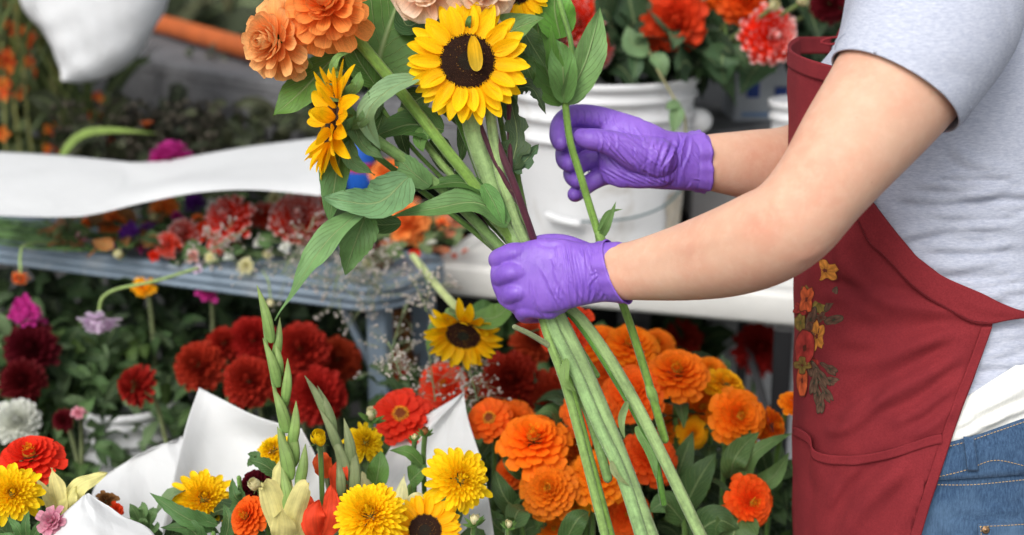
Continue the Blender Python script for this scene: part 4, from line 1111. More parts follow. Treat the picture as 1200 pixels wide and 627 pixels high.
motif(967, 317, 16, 12, 5, yel, dk, .2); motif(945, 351, 8, 16, 4, orr, dk, .1); motif(961, 354, 9, 18, 4, olv, lin((86, 88, 40)), .2, .3, 'printed_leaf')
motif(974, 351, 4, 15, 2, grn, grn * .7, .45, .1, 'printed_leaf'); motif(977, 375, 11, 4.5, 2, grn, grn * .7, -.25, .1, 'printed_leaf'); motif(957, 394, 9, 17, 5, yel, dk, .1)
motif(943, 408, 11, 20, 2, rus, dk * .8, .1, .08); motif(938, 378, 6, 12, 3, olv, lin((86, 88, 40)), 0, .2, 'printed_leaf'); motif(940, 446, 6, 17, 2, orr * 1.1, dk, 0, .06)
motif(950, 375, 5, 14, 2, grn, grn * .7, .3, .1, 'printed_leaf')
for (ax, ay, rr, l) in ((962, 440, .5, 20), (972, 432, .1, 13), (972, 446, -.3, 14), (958, 462, .9, 18), (968, 460, .5, 16), (954, 448, 1.2, 18), (962, 474, 1.2, 14), (950, 430, .8, 14)):
    motif(ax, ay, l * .85, 4.6, 3, grn * rnd.uniform(.8, 1.15), grn * .6, rr + .5, .25, 'printed_leaf')
# darker neckline seam on shirt: shoulder seam of sleeve
sn = MB(); sn.tube(sleeve_ring(.016, .0026), .0004, 5, cap=False); sn.build('sleeve_stitching', M['shirt'], hip)

# ------------------------------------------------------------------ gloves
def finger(mb, J, n=20):
    """J joints (px,py,d,radius px)"""
    J = np.asarray(J, float); R = spline(J, (len(J) - 1) * 6 + 1); P = W(R[:, 0], R[:, 1], R[:, 2]); mb.tube(P, R[:, 3] * R[:, 2] / F, n)
# left hand: fist round the stems
b = MB()
limb(b, [(725, 319, 1.628, 36, .0255), (705, 319, 1.634, 35, .0235), (682, 321, 1.640, 37, .0215), (655, 322, 1.645, 43, .019), (630, 324, 1.648, 43.5, .0165), (610, 328, 1.650, 40, .0150), (597, 331, 1.656, 35, .0125), (587, 332, 1.664, 27, .009)], 40)
limb(b, [(600, 300, 1.66, 9, .010), (586, 316, 1.664, 11, .011), (590, 340, 1.663, 11, .011), (606, 360, 1.666, 9, .010)], 20)
MC = [(604, 297, 1.650), (602, 319, 1.645), (607, 342, 1.647), (619, 361, 1.654)]
PI_ = [(584, 304, 1.666), (587, 326, 1.662), (597, 349, 1.664), (614, 367, 1.670)]
rr_ = [12.0, 12.2, 11.8, 11.0]
for i in range(4):
    a, p, r = MC[i], PI_[i], rr_[i]
    finger(b, [(a[0] + 26, a[1] + 2, a[2] + .004, r * 1.05), (a[0], a[1], a[2], r * 1.1), ((a[0] + p[0]) / 2 - 3, (a[1] + p[1]) / 2, (a[2] + p[2]) / 2 - .003, r * 1.02), (p[0], p[1], p[2], r), (p[0] + 3, p[1] + 2, p[2] + .018, r * .93), (p[0] + 16, p[1] + 2, p[2] + .036, r * .88), (p[0] + 34, p[1] + 1, p[2] + .038, r * .82), (p[0] + 46, p[1] + 0, p[2] + .030, r * .72)])
# thumb wraps behind the stems from the upper edge
finger(b, [(690, 300, 1.652, 15), (662, 291, 1.660, 16), (640, 288, 1.668, 14), (622, 292, 1.690, 12.5), (606, 300, 1.712, 11), (594, 308, 1.716, 9)])
limb(b, [(655, 352, 1.655, 16, .016), (640, 360, 1.660, 14, .014), (626, 362, 1.660, 11, .012)], 24)
V, Nn, Fc = remesh(b, .0011, 9)
x, y, d = topx(V); fc_ = np.clip(-(Nn @ FW) * 1.3, 0, 1)
R4 = random.Random(11); st = []
for k in range(12):        # wrinkles across the wrist
    t = k / 11; xx = 655 + t * 50
    st.append(([(xx + R4.uniform(-4, 4), 280 + R4.uniform(-4, 10)), (xx + 3 + R4.uniform(-3, 3), 305), (xx + 8 + R4.uniform(-3, 3), 335), (xx + 14 * (1 - t) - 2 + R4.uniform(-3, 3), 366 - t * 8)], R4.uniform(1.2, 2.4), R4.uniform(.0007, .0017)))
st += [([(632, 310), (648, 340), (663, 372)], 2.4, .0013), ([(624, 325), (628, 350), (644, 376)], 2.0, .0010), ([(640, 330), (652, 352), (655, 374)], 2, .0010), 
       ([(626, 276), (640, 284), (660, 282)], 2.6, .0009), ([(688, 338), (694, 328), (702, 322)], 1.4, .001), ([(690, 322), (704, 316)], 1.2, .0008), ([(648, 300), (652, 325), (668, 352)], 2.2, .0008),
       ([(628, 352), (632, 364), (645, 377)], 1.6, .0012), ([(668, 300), (672, 330), (688, 360)], 2, .0011)]
V = V + Nn * (crease(x, y, st) * fc_)[:, None]
xtra = []
R7 = random.Random(5)
for k in range(24):
    x0, y0 = R7.uniform(640, 712), R7.uniform(284, 350); a_ = R7.gauss(1.30, .13); l_ = R7.uniform(10, 26); xtra.append(([(x0, y0), (x0 + l_ * .5 * math.cos(a_) + R7.uniform(-2, 2), y0 + l_ * .5 * math.sin(a_)), (x0 + l_ * math.cos(a_), y0 + l_ * math.sin(a_))], R7.uniform(.9, 1.5), R7.uniform(.0004, .0009)))
V = V + Nn * (crease(x, y, xtra) * fc_)[:, None]
# broad knuckle relief
for (kx, ky, a_) in ((603, 298, .0016), (600, 322, .0018), (607, 344, .0014)): V = V - FW * (a_ * np.exp(-(((x - kx) / 9) ** 2 + ((y - ky) / 8) ** 2)) * fc_)[:, None]
g = MB(); g.add(V, Fc); gl = g.build('glove', M['glove'], hip, label='purple glove on the near hand, closed round the stems')
# rolled cuff
def cuff(c, axis, rx, ry, r, slant, name, wob=.001, w=None):
    ax = nz(axis); B = nz(np.cross(ax, FW)); N2 = np.cross(B, ax); a = np.linspace(0, 2 * PI, 90, endpoint=False); m = MB()
    R = []
    for s, k in (w or ((-.016, .94), (-.010, 1.0), (-.004, 1.0), (-.0015, 1.03), (.0008, 1.045), (.0022, 1.03), (.0018, .995), (0, .98), (-.010, .95))):
        wb = wob * (np.sin(a * 5 + 1) + .6 * np.sin(a * 9) + .4 * np.sin(a * 14 + 2))
        R.append(c + ((rx * k + wb * .6) * np.cos(a))[:, None] * B + ((ry * k + wb) * np.sin(a))[:, None] * N2 + (s + slant * np.cos(a) + wb * .5)[:, None] * ax)
    m.grid(np.array(R), close=True); return m.build(name, M['glove'], gl if name == 'cuff' else hip)
Wd = W(722, 319, 1.629)
cuff(Wd, nz(W(745, 317, 1.615) - W(700, 320, 1.637)), 37.2 * 1.63 / F, .0285, .0015, -.011, 'cuff')
# right hand: palm towards us, thumb and forefinger pinching a stem
b = MB()
limb(b, [(822, 190, 1.797, 34, .026), (800, 189, 1.789, 34, .0245), (775, 187, 1.780, 35, .022), (750, 181, 1.774, 40, .019), (728, 178, 1.772, 42, .016), (712, 178, 1.774, 38, .013)], 40)
finger(b, [(745, 152, 1.778, 15), (722, 144, 1.782, 14), (698, 137, 1.785, 13.5), (673, 135.5, 1.783, 13), (659, 144, 1.772, 12.5), (655.5, 158, 1.760, 12), (657, 167, 1.750, 10.5)])          # index
finger(b, [(734, 168, 1.784, 14), (704, 162, 1.795, 13.5), (680, 164, 1.798, 13), (665, 174, 1.788, 12.5), (663, 186, 1.772, 12), (667, 192, 1.760, 10.5)])      # middle
finger(b, [(728, 190, 1.786, 14), (702, 186, 1.799, 13), (684, 189, 1.800, 12.5), (672, 200, 1.790, 11.5), (672, 207, 1.776, 11), (676, 212, 1.764, 9.5)])    # ring
finger(b, [(726, 205, 1.784, 12), (710, 205, 1.795, 12), (695, 212, 1.797, 11), (683, 221, 1.789, 10), (675, 227, 1.779, 9.5), (673, 228, 1.772, 8.5)])           # little
finger(b, [(770, 186, 1.764, 25), (746, 180, 1.756, 22), (724, 171, 1.748, 17), (704, 165, 1.743, 14), (690, 163, 1.742, 13), (682, 161, 1.744, 11)])   # thumb
finger(b, [(740, 160, 1.784, 10), (705, 150, 1.795, 10), (682, 149, 1.797, 9), (668, 156, 1.790, 8)])
limb(b, [(775, 203, 1.772, 17, .018), (745, 204, 1.772, 17, .016), (722, 202, 1.778, 15, .013)], 24)
V, Nn, Fc = remesh(b, .0011, 3)
x, y, d = topx(V); fc_ = np.clip(-(Nn @ FW) * 1.3, 0, 1); st = []
for k in range(9):
    xx = 770 + k * 5.2; st.append(([(xx, 158 + R4.uniform(-5, 8)), (xx - 6 + R4.uniform(-4, 4), 180), (xx - 12 + R4.uniform(-4, 4), 200), (xx - 10, 222)], R4.uniform(1.4, 2.6), R4.uniform(.0008, .0018)))
for k in range(7):
    st.append(([(700 + k * 6, 150 + k * 2), (716 + k * 7, 172 + R4.uniform(-3, 3)), (740 + k * 7, 200 + R4.uniform(-4, 4))], R4.uniform(1.3, 2.2), R4.uniform(.0006, .0014)))
for k in range(26):
    x0, y0 = R7.uniform(700, 815), R7.uniform(145, 212); a_ = R7.gauss(1.1, .5); l_ = R7.uniform(12, 32); st.append(([(x0, y0), (x0 + l_ * .5 * math.cos(a_) + R7.uniform(-2, 2), y0 + l_ * .5 * math.sin(a_)), (x0 + l_ * math.cos(a_), y0 + l_ * math.sin(a_))], R7.uniform(.9, 1.6), R7.uniform(.0005, .0011)))
for k in range(6): st.append(([(676 + k * 8, 125 + k), (679 + k * 8, 136), (677 + k * 9, 147)], 1.4, .0012))
for k in range(3): st.append(([(702 + k * 9, 152), (706 + k * 9, 166), (702 + k * 10, 178)], 1.4, .0009))
for k in range(5): st.append(([(710 + k * 10, 196), (728 + k * 10, 206), (752 + k * 9, 216)], 1.6, .0010))
V = V + Nn * (crease(x, y, st) * fc_)[:, None]
g = MB(); g.add(V, Fc); gl2 = g.build('glove', M['glove'], hip, label='purple glove on the far hand, pinching a leafy stem')
gl = gl2
cuff(W(822, 190, 1.797), nz(W(850, 190, 1.81) - W(800, 189, 1.79)), 35.5 * 1.8 / F, .0285, .0015, -.004, 'cuff', .0014)
# ================================================================== the bouquet in the hand
G1 = 'flowers of the bouquet held in the purple glove'
lg, dg_, pg, bg_ = lin((112, 152, 84)), lin((52, 88, 44)), lin((132, 164, 124)), lin((86, 132, 58))
PUR = lin((74, 30, 44))
# colours
stemL = lin((146, 172, 108)); stemM = lin((104, 140, 66))
s1 = flower('sun:x', 548, 72, 1.625, 72, (.05, .06, 1), 'large open sunflower facing the camera, a loose petal over its dark disc',
            [(552, 140, 1.655), (572, 205, 1.668), (604, 282, 1.678), (638, 345, 1.686), (672, 410, 1.682), (712, 500, 1.675), (772, 655, 1.665)], group=G1, scol=lin((134, 160, 104)), sr=.0105, hairs=900)
lp = MB(); add_petal(lp, .040, .0165, 0, 0, 0, 0, (.6, .42), .35, -.25, (.86, .50, .01), (.88, .60, .05), .3, ns=12, nw=6)
Rm = frame_of(-FW, -PI / 2 + .12); lp.V = [v @ Rm.T + W(554, 42, 1.603) for v in lp.V]; lp.build('bent_petal', M['petal'], s1)
# green bracts curling behind the top rim
bq = MB()
for (x0, y0, x1, y1, w_) in [q for q in ((536, 34, 537, 12, 1.3), (548, 36, 552, 14, 3.4), (556, 30, 562, 18, 1.4), (514, 22, 508, 12, 1.4), (566, 28, 582, 16, 1.4)) if q[4] > 2]:
    add_leaf(bq, pxline([(x0, y0, 1.63), ((x0 + x1) / 2 - 1, (y0 + y1) / 2, 1.618), (x1, y1, 1.63)]), w_ * 1.63 / F, -FW, lin((96, 140, 62)), ns=8, nw=4)
bq.build('bracts', M['leaf'], s1)
pxleaf(s1, [(566, 62, 1.66), (600, 36, 1.658), (638, 20, 1.65)], 23, (.1, .5, 1), col=lg * .9, serr=.05)
pxleaf(s1, [(500, 20, 1.672), (478, 30, 1.68), (466, 8, 1.69)], 18, (.1, .5, 1), col=dg_)

s2 = flower('suncup:side', 390, 141, 1.60, 70, (-.965, .12, .24), 'sunflower seen edge on with its petals turned to the left',
            [(418, 150, 1.625), (452, 172, 1.64), (500, 206, 1.66), (560, 262, 1.675), (625, 335, 1.688), (650, 390, 1.690), (690, 485, 1.685), (712, 560, 1.68)], group=G1, scol=lin((118, 150, 86)), sr=.006, spin=.7, sq=1)
for (P_, h_, t_, c_, k_) in (
    ([(404, 158, 1.612), (394, 205, 1.61), (386, 262, 1.62)], 23, (-.4, .2, 1), lin((84, 124, 66)), dict(serr=.06)),
    ([(478, 208, 1.635), (440, 238, 1.61), (378, 231, 1.60)], 28, (.0, .55, 1), lin((116, 158, 108)), dict(serr=.08, wave=.13, fold=.15)),
    ([(424, 246, 1.62), (384, 282, 1.60), (352, 328, 1.59), (323, 376, 1.60)], 19, (-.5, .35, 1), lin((112, 152, 92)), dict(serr=.16, wave=.16, nser=20, prof=(.35, .75))),
    ([(430, 248, 1.63), (416, 285, 1.625), (404, 322, 1.63)], 22, (.3, .2, 1), lin((100, 138, 78)), dict(serr=.12, wave=.14)),
    ([(408, 128, 1.61), (424, 168, 1.60), (449, 186, 1.60)], 11, (.3, .5, 1), lin((96, 130, 80)), dict(wave=.2)),
    ([(404, 116, 1.61), (418, 100, 1.60), (422, 84, 1.61)], 9, (.0, .5, 1), lin((110, 150, 82)), dict(wave=.2)),
    ([(410, 150, 1.60), (426, 140, 1.59), (436, 118, 1.60), (430, 106, 1.60)], 7, (.3, .2, 1), lin((112, 150, 92)), dict(wave=.25)),
    ([(408, 165, 1.60), (414, 190, 1.59), (440, 205, 1.60)], 10, (-.3, .5, 1), lin((92, 128, 78)), dict(wave=.25)),
    ([(402, 92, 1.60), (390, 82, 1.59), (396, 66, 1.59), (410, 62, 1.60)], 5, (.3, .2, 1), lin((120, 160, 84)), dict(wave=.2)),
    ([(412, 135, 1.595), (400, 118, 1.585), (404, 96, 1.59)], 8, (-.3, .2, 1), lin((104, 142, 84)), dict(wave=.25))):
    pxleaf(s2, P_, h_, t_, col=c_, **k_)
rc = MB(); limb(rc, [(398, 138, 1.606, 13, .014), (403, 140, 1.608, 17, .018), (406, 143, 1.612, 13, .013), (418, 150, 1.62, 7, .006)], 18, col=lin((104, 142, 78))); rc.V = [v + .0012 * np.sin(v[:, :1] * 900) * RT for v in rc.V]
rc.build('receptacle', M['leaf'], s2)
for k in range(11):
    a = k * 2 * PI / 11; l = MB(); cy, cz = math.cos(a), math.sin(a)
    p0 = W(396, 138, 1.606) + UP * cy * .020 + FW * cz * .020
    add_leaf(l, [p0, p0 + (UP * cy + FW * cz) * .014 + RT * .006, p0 + (UP * cy + FW * cz) * .024 + RT * rnd.uniform(-.016, .022)], .0042, RT + .3 * UP, lin((102, 142, 80)) * rnd.uniform(.8, 1.15), ns=8, nw=4, wave=.3)
    l.build('bract', M['leaf'], s2)

s3 = flower('loose:peach', 328, 48, 1.63, 56, (-.55, -.10, .8), 'peach-orange dahlia hanging at the upper left of the bouquet',
            [(352, 62, 1.65), (372, 92, 1.668), (402, 150, 1.68), (470, 205, 1.69), (560, 275, 1.70), (640, 350, 1.70), (700, 440, 1.70)], group=G1, scol=stemM, sr=.0035)
s4 = flower('loose:coral', 384, 8, 1.60, 56, (-.05, .15, 1), 'bright orange dahlia at the top left of the bouquet',
            [(402, 28, 1.635), (432, 62, 1.645), (478, 118, 1.648), (520, 172, 1.65), (560, 222, 1.658), (604, 288, 1.675), (634, 340, 1.68), (650, 385, 1.677), (672, 470, 1.672), (722, 655, 1.665)], group=G1, scol=lin((116, 150, 66)), sr=.0062, var=1)
pxleaf(s4, [(438, 96, 1.67), (448, 55, 1.68), (462, 15, 1.69), (478, -30, 1.70)], 60, (.1, .35, 1), col=lin((76, 116, 46)), prof=(.4, .5), fold=.12)
pxleaf(s4, [(440, 100, 1.66), (420, 70, 1.65), (404, 36, 1.65)], 20, (.3, .35, 1), col=lin((84, 124, 52)))
pxleaf(s4, [(392, 66, 1.66), (352, 108, 1.65), (320, 136, 1.64)], 25, (-.1, .5, 1), col=lin((92, 134, 56)), fold=.1)
pxleaf(s4, [(490, 90, 1.625), (452, 108, 1.60), (430, 138, 1.59), (446, 175, 1.60)], 17, (-.5, .4, 1), col=lin((134, 168, 122)), prof=(.5, .5), fold=.3)
pxleaf(s4, [(520, 152, 1.66), (480, 146, 1.655), (438, 160, 1.65)], 24, (.1, .7, 1), col=lin((70, 108, 52)))
pxleaf(s4, [(498, 150, 1.648), (492, 165, 1.645), (496, 178, 1.645)], 9, (.1, .2, 1), col=lin((96, 138, 64)))
s5 = flower('rose:blush', 498, -12, 1.64, 48, (-.05, -.05, 1), 'pale peach rose cut off by the top edge, left of its twin', [(520, 60, 1.67), (560, 160, 1.69), (610, 290, 1.70), (650, 370, 1.70), (690, 440, 1.70)], group=G1, scol=stemM, sr=.003)
s6 = flower('rose:blush', 562, -10, 1.645, 50, (.1, -.12, 1), 'pale peach rose above the large sunflower, cut off by the top edge', [(575, 60, 1.68), (590, 160, 1.69), (620, 290, 1.70), (655, 370, 1.70), (700, 440, 1.70)], group=G1, scol=stemM, sr=.003, var=1)
s7 = flower('rose:blush', 405, 62, 1.68, 20, (-.2, -.5, .8), 'small pink-peach bloom peeping out under the orange dahlia', [(425, 90, 1.69), (480, 170, 1.70), (600, 290, 1.70), (650, 370, 1.70)], group=G1, scol=stemM, sr=.0025)
s8 = flower('sun:side', 606, -14, 1.69, 42, (.25, -.2, 1), 'yellow sunflower cut off by the top edge, right of the peach rose', [(606, 60, 1.70), (600, 170, 1.705), (624, 290, 1.705), (655, 370, 1.70), (690, 430, 1.70)], group=G1, scol=stemM, sr=.005)
# plain foliage stems
def spray(name, cat, label, stem, scol, sr, leaves, group=None, nl='leaf'):
    P = pxline(stem, 30); t = thing(name, label, cat, P[-1], group); m = MB(); m.tube(P, np.linspace(sr * .85, sr, 30), 12, scol); m.build('stem', M['stem'], t)
    if sr > .005:
        hb = MB(); add_hairs(hb, P, np.linspace(sr * .85, sr, 30), 700); hb.build('hairs', M['stem'], t, kind='stuff')
    for (P_, h_, t_, c_, k_) in leaves: pxleaf(t, P_, h_, t_, col=c_, **k_)
    return t
spray('leafy_branch', 'stem', 'thick pale fuzzy stem below the large sunflower, right of the broad one', [(570, 100, 1.652), (583, 190, 1.655), (600, 245, 1.66), (616, 285, 1.67), (650, 345, 1.69), (690, 385, 1.69), (748, 478, 1.685), (832, 650, 1.675)], lin((142, 168, 108)), .0072,
      [([(603, 228, 1.655), (618, 262, 1.66), (628, 296, 1.668)], 5, (.4, 0, 1), lg, {})], G1)
spray('leafy_branch', 'stem', 'green stem with broad folded leaves pointing left over the grey table', [(470, 130, 1.68), (520, 195, 1.67), (566, 245, 1.665), (606, 292, 1.675), (628, 345, 1.68), (642, 395, 1.672), (668, 470, 1.665), (716, 655, 1.655)], lin((126, 156, 84)), .0052,
      [([(596, 262, 1.655), (560, 238, 1.645), (510, 244, 1.64), (452, 256, 1.65)], 20, (.0, .75, 1), lin((96, 136, 76)), dict(fold=.3, prof=(.4, .6))), ([(592, 238, 1.66), (540, 214, 1.655), (478, 226, 1.66)], 13, (.0, .9, .8), lin((66, 104, 46)), {}),
       ([(504, 218, 1.655), (486, 204, 1.645), (470, 190, 1.645), (462, 194, 1.65)], 15, (-.3, .4, 1), lin((108, 148, 88)), dict(serr=.15)), ([(566, 216, 1.65), (580, 240, 1.648), (592, 268, 1.65)], 11, (.2, .2, 1), lin((96, 146, 74)), {}),
       ([(470, 262, 1.66), (440, 262, 1.66), (412, 240, 1.66)], 12, (.0, .3, 1), lin((76, 108, 58)), {})], G1)
spray('purple_branch', 'stem', 'dark purple forked stem right of the fuzzy pale one', [(568, 120, 1.66), (582, 165, 1.655), (602, 215, 1.650), (625, 280, 1.665), (648, 350, 1.70), (668, 395, 1.70)], PUR, .0048, [], G1)
spray('purple_branch', 'stem', 'thin purple-brown stem carrying dark lobed leaves', [(596, 92, 1.672), (597, 140, 1.668), (598, 185, 1.667), (598, 205, 1.66), (606, 228, 1.652)], PUR * 1.1, .0036,
      [([(597, 202, 1.668), (606, 160, 1.665), (596, 108, 1.67)], 18, (-.1, .1, 1), lin((62, 84, 52)), dict(lobes=4, wave=.12)), ([(600, 200, 1.668), (616, 188, 1.664), (632, 168, 1.668)], 11, (.2, .3, 1), lin((64, 96, 62)), dict(lobes=3)),
       ([(604, 104, 1.68), (624, 104, 1.675), (640, 134, 1.675)], 10, (.2, .2, 1), lin((48, 70, 40)), dict(lobes=4))], G1)
spray('purple_branch', 'stem', 'second purple-brown stem close beside the forked one', [(560, 140, 1.652), (576, 180, 1.652), (592, 212, 1.652), (606, 234, 1.655), (614, 262, 1.67)], PUR * .9, .0034, [], G1)
spray('purple_branch', 'stem', 'short dark purple stem at the far left entry to the fist', [(548, 232, 1.69), (566, 262, 1.685), (590, 298, 1.69), (630, 350, 1.70)], PUR * .8, .0042, [], G1)
spray('leafy_branch', 'stem', 'thin green stem entering the fist at its far left', [(520, 180, 1.695), (544, 232, 1.69), (566, 275, 1.685), (588, 300, 1.69), (640, 360, 1.70)], lin((112, 138, 84)), .0035, [], G1)
spray('leafy_branch', 'stem', 'smooth mid-green stem between the broad pale ones', [(528, 120, 1.68), (560, 195, 1.685), (600, 275, 1.69), (640, 345, 1.695), (672, 372, 1.69), (712, 430, 1.69), (762, 520, 1.69), (778, 590, 1.69)], lin((78, 120, 44)), .0042,
      [([(745, 500, 1.69), (762, 530, 1.685), (770, 565, 1.685)], 7, (.3, 0, 1), lg, {}), ([(735, 470, 1.675), (728, 492, 1.67), (732, 515, 1.67)], 5, (.3, 0, 1), lin((134, 160, 100)), {})], G1)
spray('leafy_branch', 'stem', 'short cut stub poking left below the fist', [(603, 383, 1.655), (622, 392, 1.66), (642, 404, 1.668)], lin((130, 140, 100)), .0036, [], G1)
spray('leafy_branch', 'stem', 'broad stem end below the fist, second from the left', [(636, 350, 1.68), (650, 388, 1.672), (676, 440, 1.668), (702, 500, 1.663), (730, 560, 1.66), (760, 655, 1.655)], lin((138, 170, 110)), .0078,
      [([(664, 420, 1.655), (662, 446, 1.65), (676, 460, 1.655)], 6, (-.3, .2, 1), lin((120, 150, 80)), {}), ([(716, 540, 1.65), (722, 556, 1.645), (738, 570, 1.65)], 4, (-.3, .2, 1), lin((150, 160, 110)), {})], G1)
# filler leaves deep in the bouquet
R6 = random.Random(21)
filler = thing('greenery_sprig', 'tangle of dark green leaves filling the middle of the bouquet', 'greenery', W(580, 280, 1.70), G1)
for (x0, y0, x1, y1, h_) in ((470, 60, 450, 110, 20), (500, 110, 470, 135, 16), (520, 90, 540, 150, 20), (480, 100, 455, 70, 16), (560, 130, 540, 190, 14), (585, 110, 600, 150, 12), (510, 160, 530, 210, 14), (450, 130, 440, 190, 12), (610, 30, 640, 80, 14), (530, 20, 500, 50, 16), (600, 60, 625, 95, 14), (440, 110, 424, 150, 12), (470, 130, 480, 190, 10), (540, 200, 520, 235, 10)):
    pxleaf(filler, [(x0, y0, 1.70), ((x0 + x1) / 2 + R6.uniform(-6, 6), (y0 + y1) / 2, 1.69), (x1, y1, 1.695)], h_, (R6.uniform(-.5, .5), R6.uniform(0, .6), 1), col=lin((62, 92, 44)) * R6.uniform(.7, 1.3), wave=.15)
m = MB(); m.tube(pxline([(520, 70, 1.70), (545, 160, 1.70), (580, 250, 1.70), (632, 340, 1.70)], 16), .003, 8, stemM); m.build('stem', M['stem'], filler)
# stem pinched by the other hand
lis = spray('budded_branch', 'stem', 'green stem with a cup of upright leaves pinched between thumb and forefinger', [(662, 118, 1.738), (668, 165, 1.733), (680, 205, 1.732), (693, 248, 1.730), (705, 285, 1.722), (722, 335, 1.715), (740, 385, 1.712), (762, 455, 1.71), (779, 515, 1.71)], lin((112, 148, 62)), .0052,
      [([(661, 122, 1.738), (640, 80, 1.725), (630, 20, 1.73), (640, -50, 1.74)], 23, (-.35, .1, 1), lin((92, 136, 58)), dict(fold=.35, prof=(.45, .5))), ([(662, 122, 1.735), (684, 78, 1.722), (696, 40, 1.725), (703, 8, 1.735)], 20, (.45, .1, 1), lin((118, 158, 92)), dict(fold=.4)),
       ([(661, 120, 1.73), (660, 85, 1.715), (656, 62, 1.718), (650, 45, 1.72)], 17, (-.1, .1, 1), lin((104, 148, 78)), dict(fold=.4)), ([(657, 45, 1.725), (650, 10, 1.715), (652, -30, 1.72)], 24, (.1, .4, 1), lin((96, 150, 56)), dict(fold=.2)),
       ([(662, 122, 1.742), (672, 90, 1.745), (670, 50, 1.75)], 20, (.1, .1, 1), lin((84, 124, 60)), {}), ([(703, 280, 1.722), (712, 262, 1.712), (722, 236, 1.715)], 5, (.3, .2, 1), lg, {}), ([(701, 270, 1.72), (712, 250, 1.715), (730, 245, 1.715)], 3, (.3, .2, 1), lg, {})])
m = MB(); m.tube(pxline([(672, 82, 1.722), (668, 45, 1.715), (655, 0, 1.712), (640, -60, 1.72)], 14), .0032, 10, lin((120, 160, 80))); m.build('side_stem', M['stem'], lis)
for (x_, y_, d_) in ((705, 284, 1.722), (764, 462, 1.71)):
    m = MB(); m.tube(pxline([(x_ - 3, y_ - 8, d_), (x_, y_, d_), (x_ + 3, y_ + 8, d_)], 7), [.0054, .0058, .0064, .0068, .0064, .0058, .0054], 12, lin((122, 156, 78))); m.build('stem_node', M['stem'], lis)

# ================================================================== flowers below: orange zinnias on the right
G2 = 'orange zinnias below the cut stems'
Z = [  # kind, px, py, d, r, facing, label, var
 ('zinnia:orange', 626, 520, 1.93, 45, (-.05, .75, .66), 'large domed orange zinnia on the left, yellow centre upward', 0),
 ('zinnia:orange', 644, 574, 1.90, 36, (-.2, .35, 1), 'orange zinnia directly under the large domed one at left', 1),
 ('zinnia:red', 662, 386, 1.95, 34, (-.45, .2, 1), 'bright red zinnia just under the purple fist', 0),
 ('zinnia:orange', 738, 408, 2.10, 36, (.0, .7, .7), 'orange zinnia top left of the cluster, right below the wrist', 2),
 ('zinnia:orange', 700, 404, 2.12, 28, (-.3, .6, .7), 'orange zinnia squeezed between the stems under the wrist', 1),
 ('zinnia:orange', 793, 440, 2.02, 40, (-.05, .7, .7), 'largest orange zinnia right of the thin green stem', 3),
 ('zinnia:gold', 848, 452, 2.08, 28, (.3, .8, .5), 'yellow-orange zinnia seen from the side, top right of the cluster', 0),
 ('zinnia:orange', 864, 489, 1.98, 37, (.25, .3, 1), 'orange zinnia with pale yellow heart at the right of the cluster', 4),
 ('zinnia:orange', 902, 500, 2.02, 25, (.8, .2, .6), 'side-on orange zinnia nearest the apron', 2),
 ('zinnia:orange', 930, 474, 2.02, 19, (.3, .6, .7), 'small orange zinnia touching the apron edge', 1),
 ('zinnia:redorange', 878, 588, 1.90, 33, (.35, .1, 1), 'red-orange zinnia with green-yellow centre at the lower right', 0),
 ('zinnia:redorange', 742, 462, 2.00, 38, (-.2, .4, .9), 'reddish orange zinnia behind the thin green stem', 1),
 ('zinnia:redorange', 762, 536, 1.97, 36, (.3, .5, .9), 'red-orange zinnia beneath the end of the thin green stem', 2),
 ('zinnia:redorange', 692, 484, 1.98, 36, (-.1, .4, 1), 'red-orange zinnia between the leftmost cut stems', 3),
 ('zinnia:orange', 700, 560, 1.92, 38, (.1, .6, .8), 'orange zinnia behind the broad stem at the bottom', 5),
 ('zinnia:orange', 820, 474, 2.10, 36, (.2, -.1, 1), 'darker orange zinnia under the largest one', 3),
 ('zinnia:redorange', 735, 602, 2.0, 30, (.1, .2, 1), 'half-hidden red-orange zinnia between the two broad stems', 1),
 ('zinnia:orange', 650, 622, 1.95, 30, (-.1, .5, 1), 'orange zinnia cut off by the bottom edge, at the left', 2),
 ('zinnia:redorange', 600, 496, 2.05, 30, (-.3, .4, 1), 'red-orange zinnia behind the large domed one', 2),
 ('zinniaflat:redorange', 574, 492, 1.99, 30, (-.2, .6, .9), 'flat coral zinnia with a brown ring beside the paper point', 0),
 ('zinniaflat:red', 470, 488, 1.97, 37, (-.05, .6, .85), 'flat red zinnia with gold-ringed heart, left of the paper point', 0),
 ('dahlia:crimson', 598, 446, 2.2, 40, (0, .3, 1), 'dark red dahlia behind, below the hanging sunflower', 0),
 ('dahlia:crimson', 648, 470, 2.2, 40, (.1, .2, 1), 'dark red dahlia behind the red-orange ones, right of its twin', 1),
 ('dahlia:crimson', 560, 470, 2.3, 32, (-.1, .4, 1), 'dark crimson dahlia half behind the paper point', 0),
 ('zinnia:red', 520, 452, 2.2, 30, (-.1, .3, 1), 'blurred red zinnia left of the hanging sunflower', 1),
 ('dahlia:crimson', 625, 400, 2.35, 30, (0, .3, 1), 'small dark red bloom in the shade left of the fist zinnia', 1),
 ('dahlia:crimson', 890, 408, 2.75, 34, (0, .2, 1), 'dark red dahlia in the shade beneath the white table', 0),
 ('dahlia:crimson', 800, 398, 2.8, 26, (0, .2, 1), 'dim red dahlia under the white table behind the orange cluster', 1),
]
for i, (k, x_, y_, d_, r_, f_, lb, v_) in enumerate(Z):
    g_ = G2 if 'orange' in k or 'gold' in k else 'red flowers below the tables'
    flower(k, x_, y_, d_, r_, f_, lb, var=v_, group=g_, scol=lin((92, 128, 60)), sr=.0038, leaves=4 if d_ < 2.1 else 2, stemlen=.34, leafc=(.055, .12, .03))
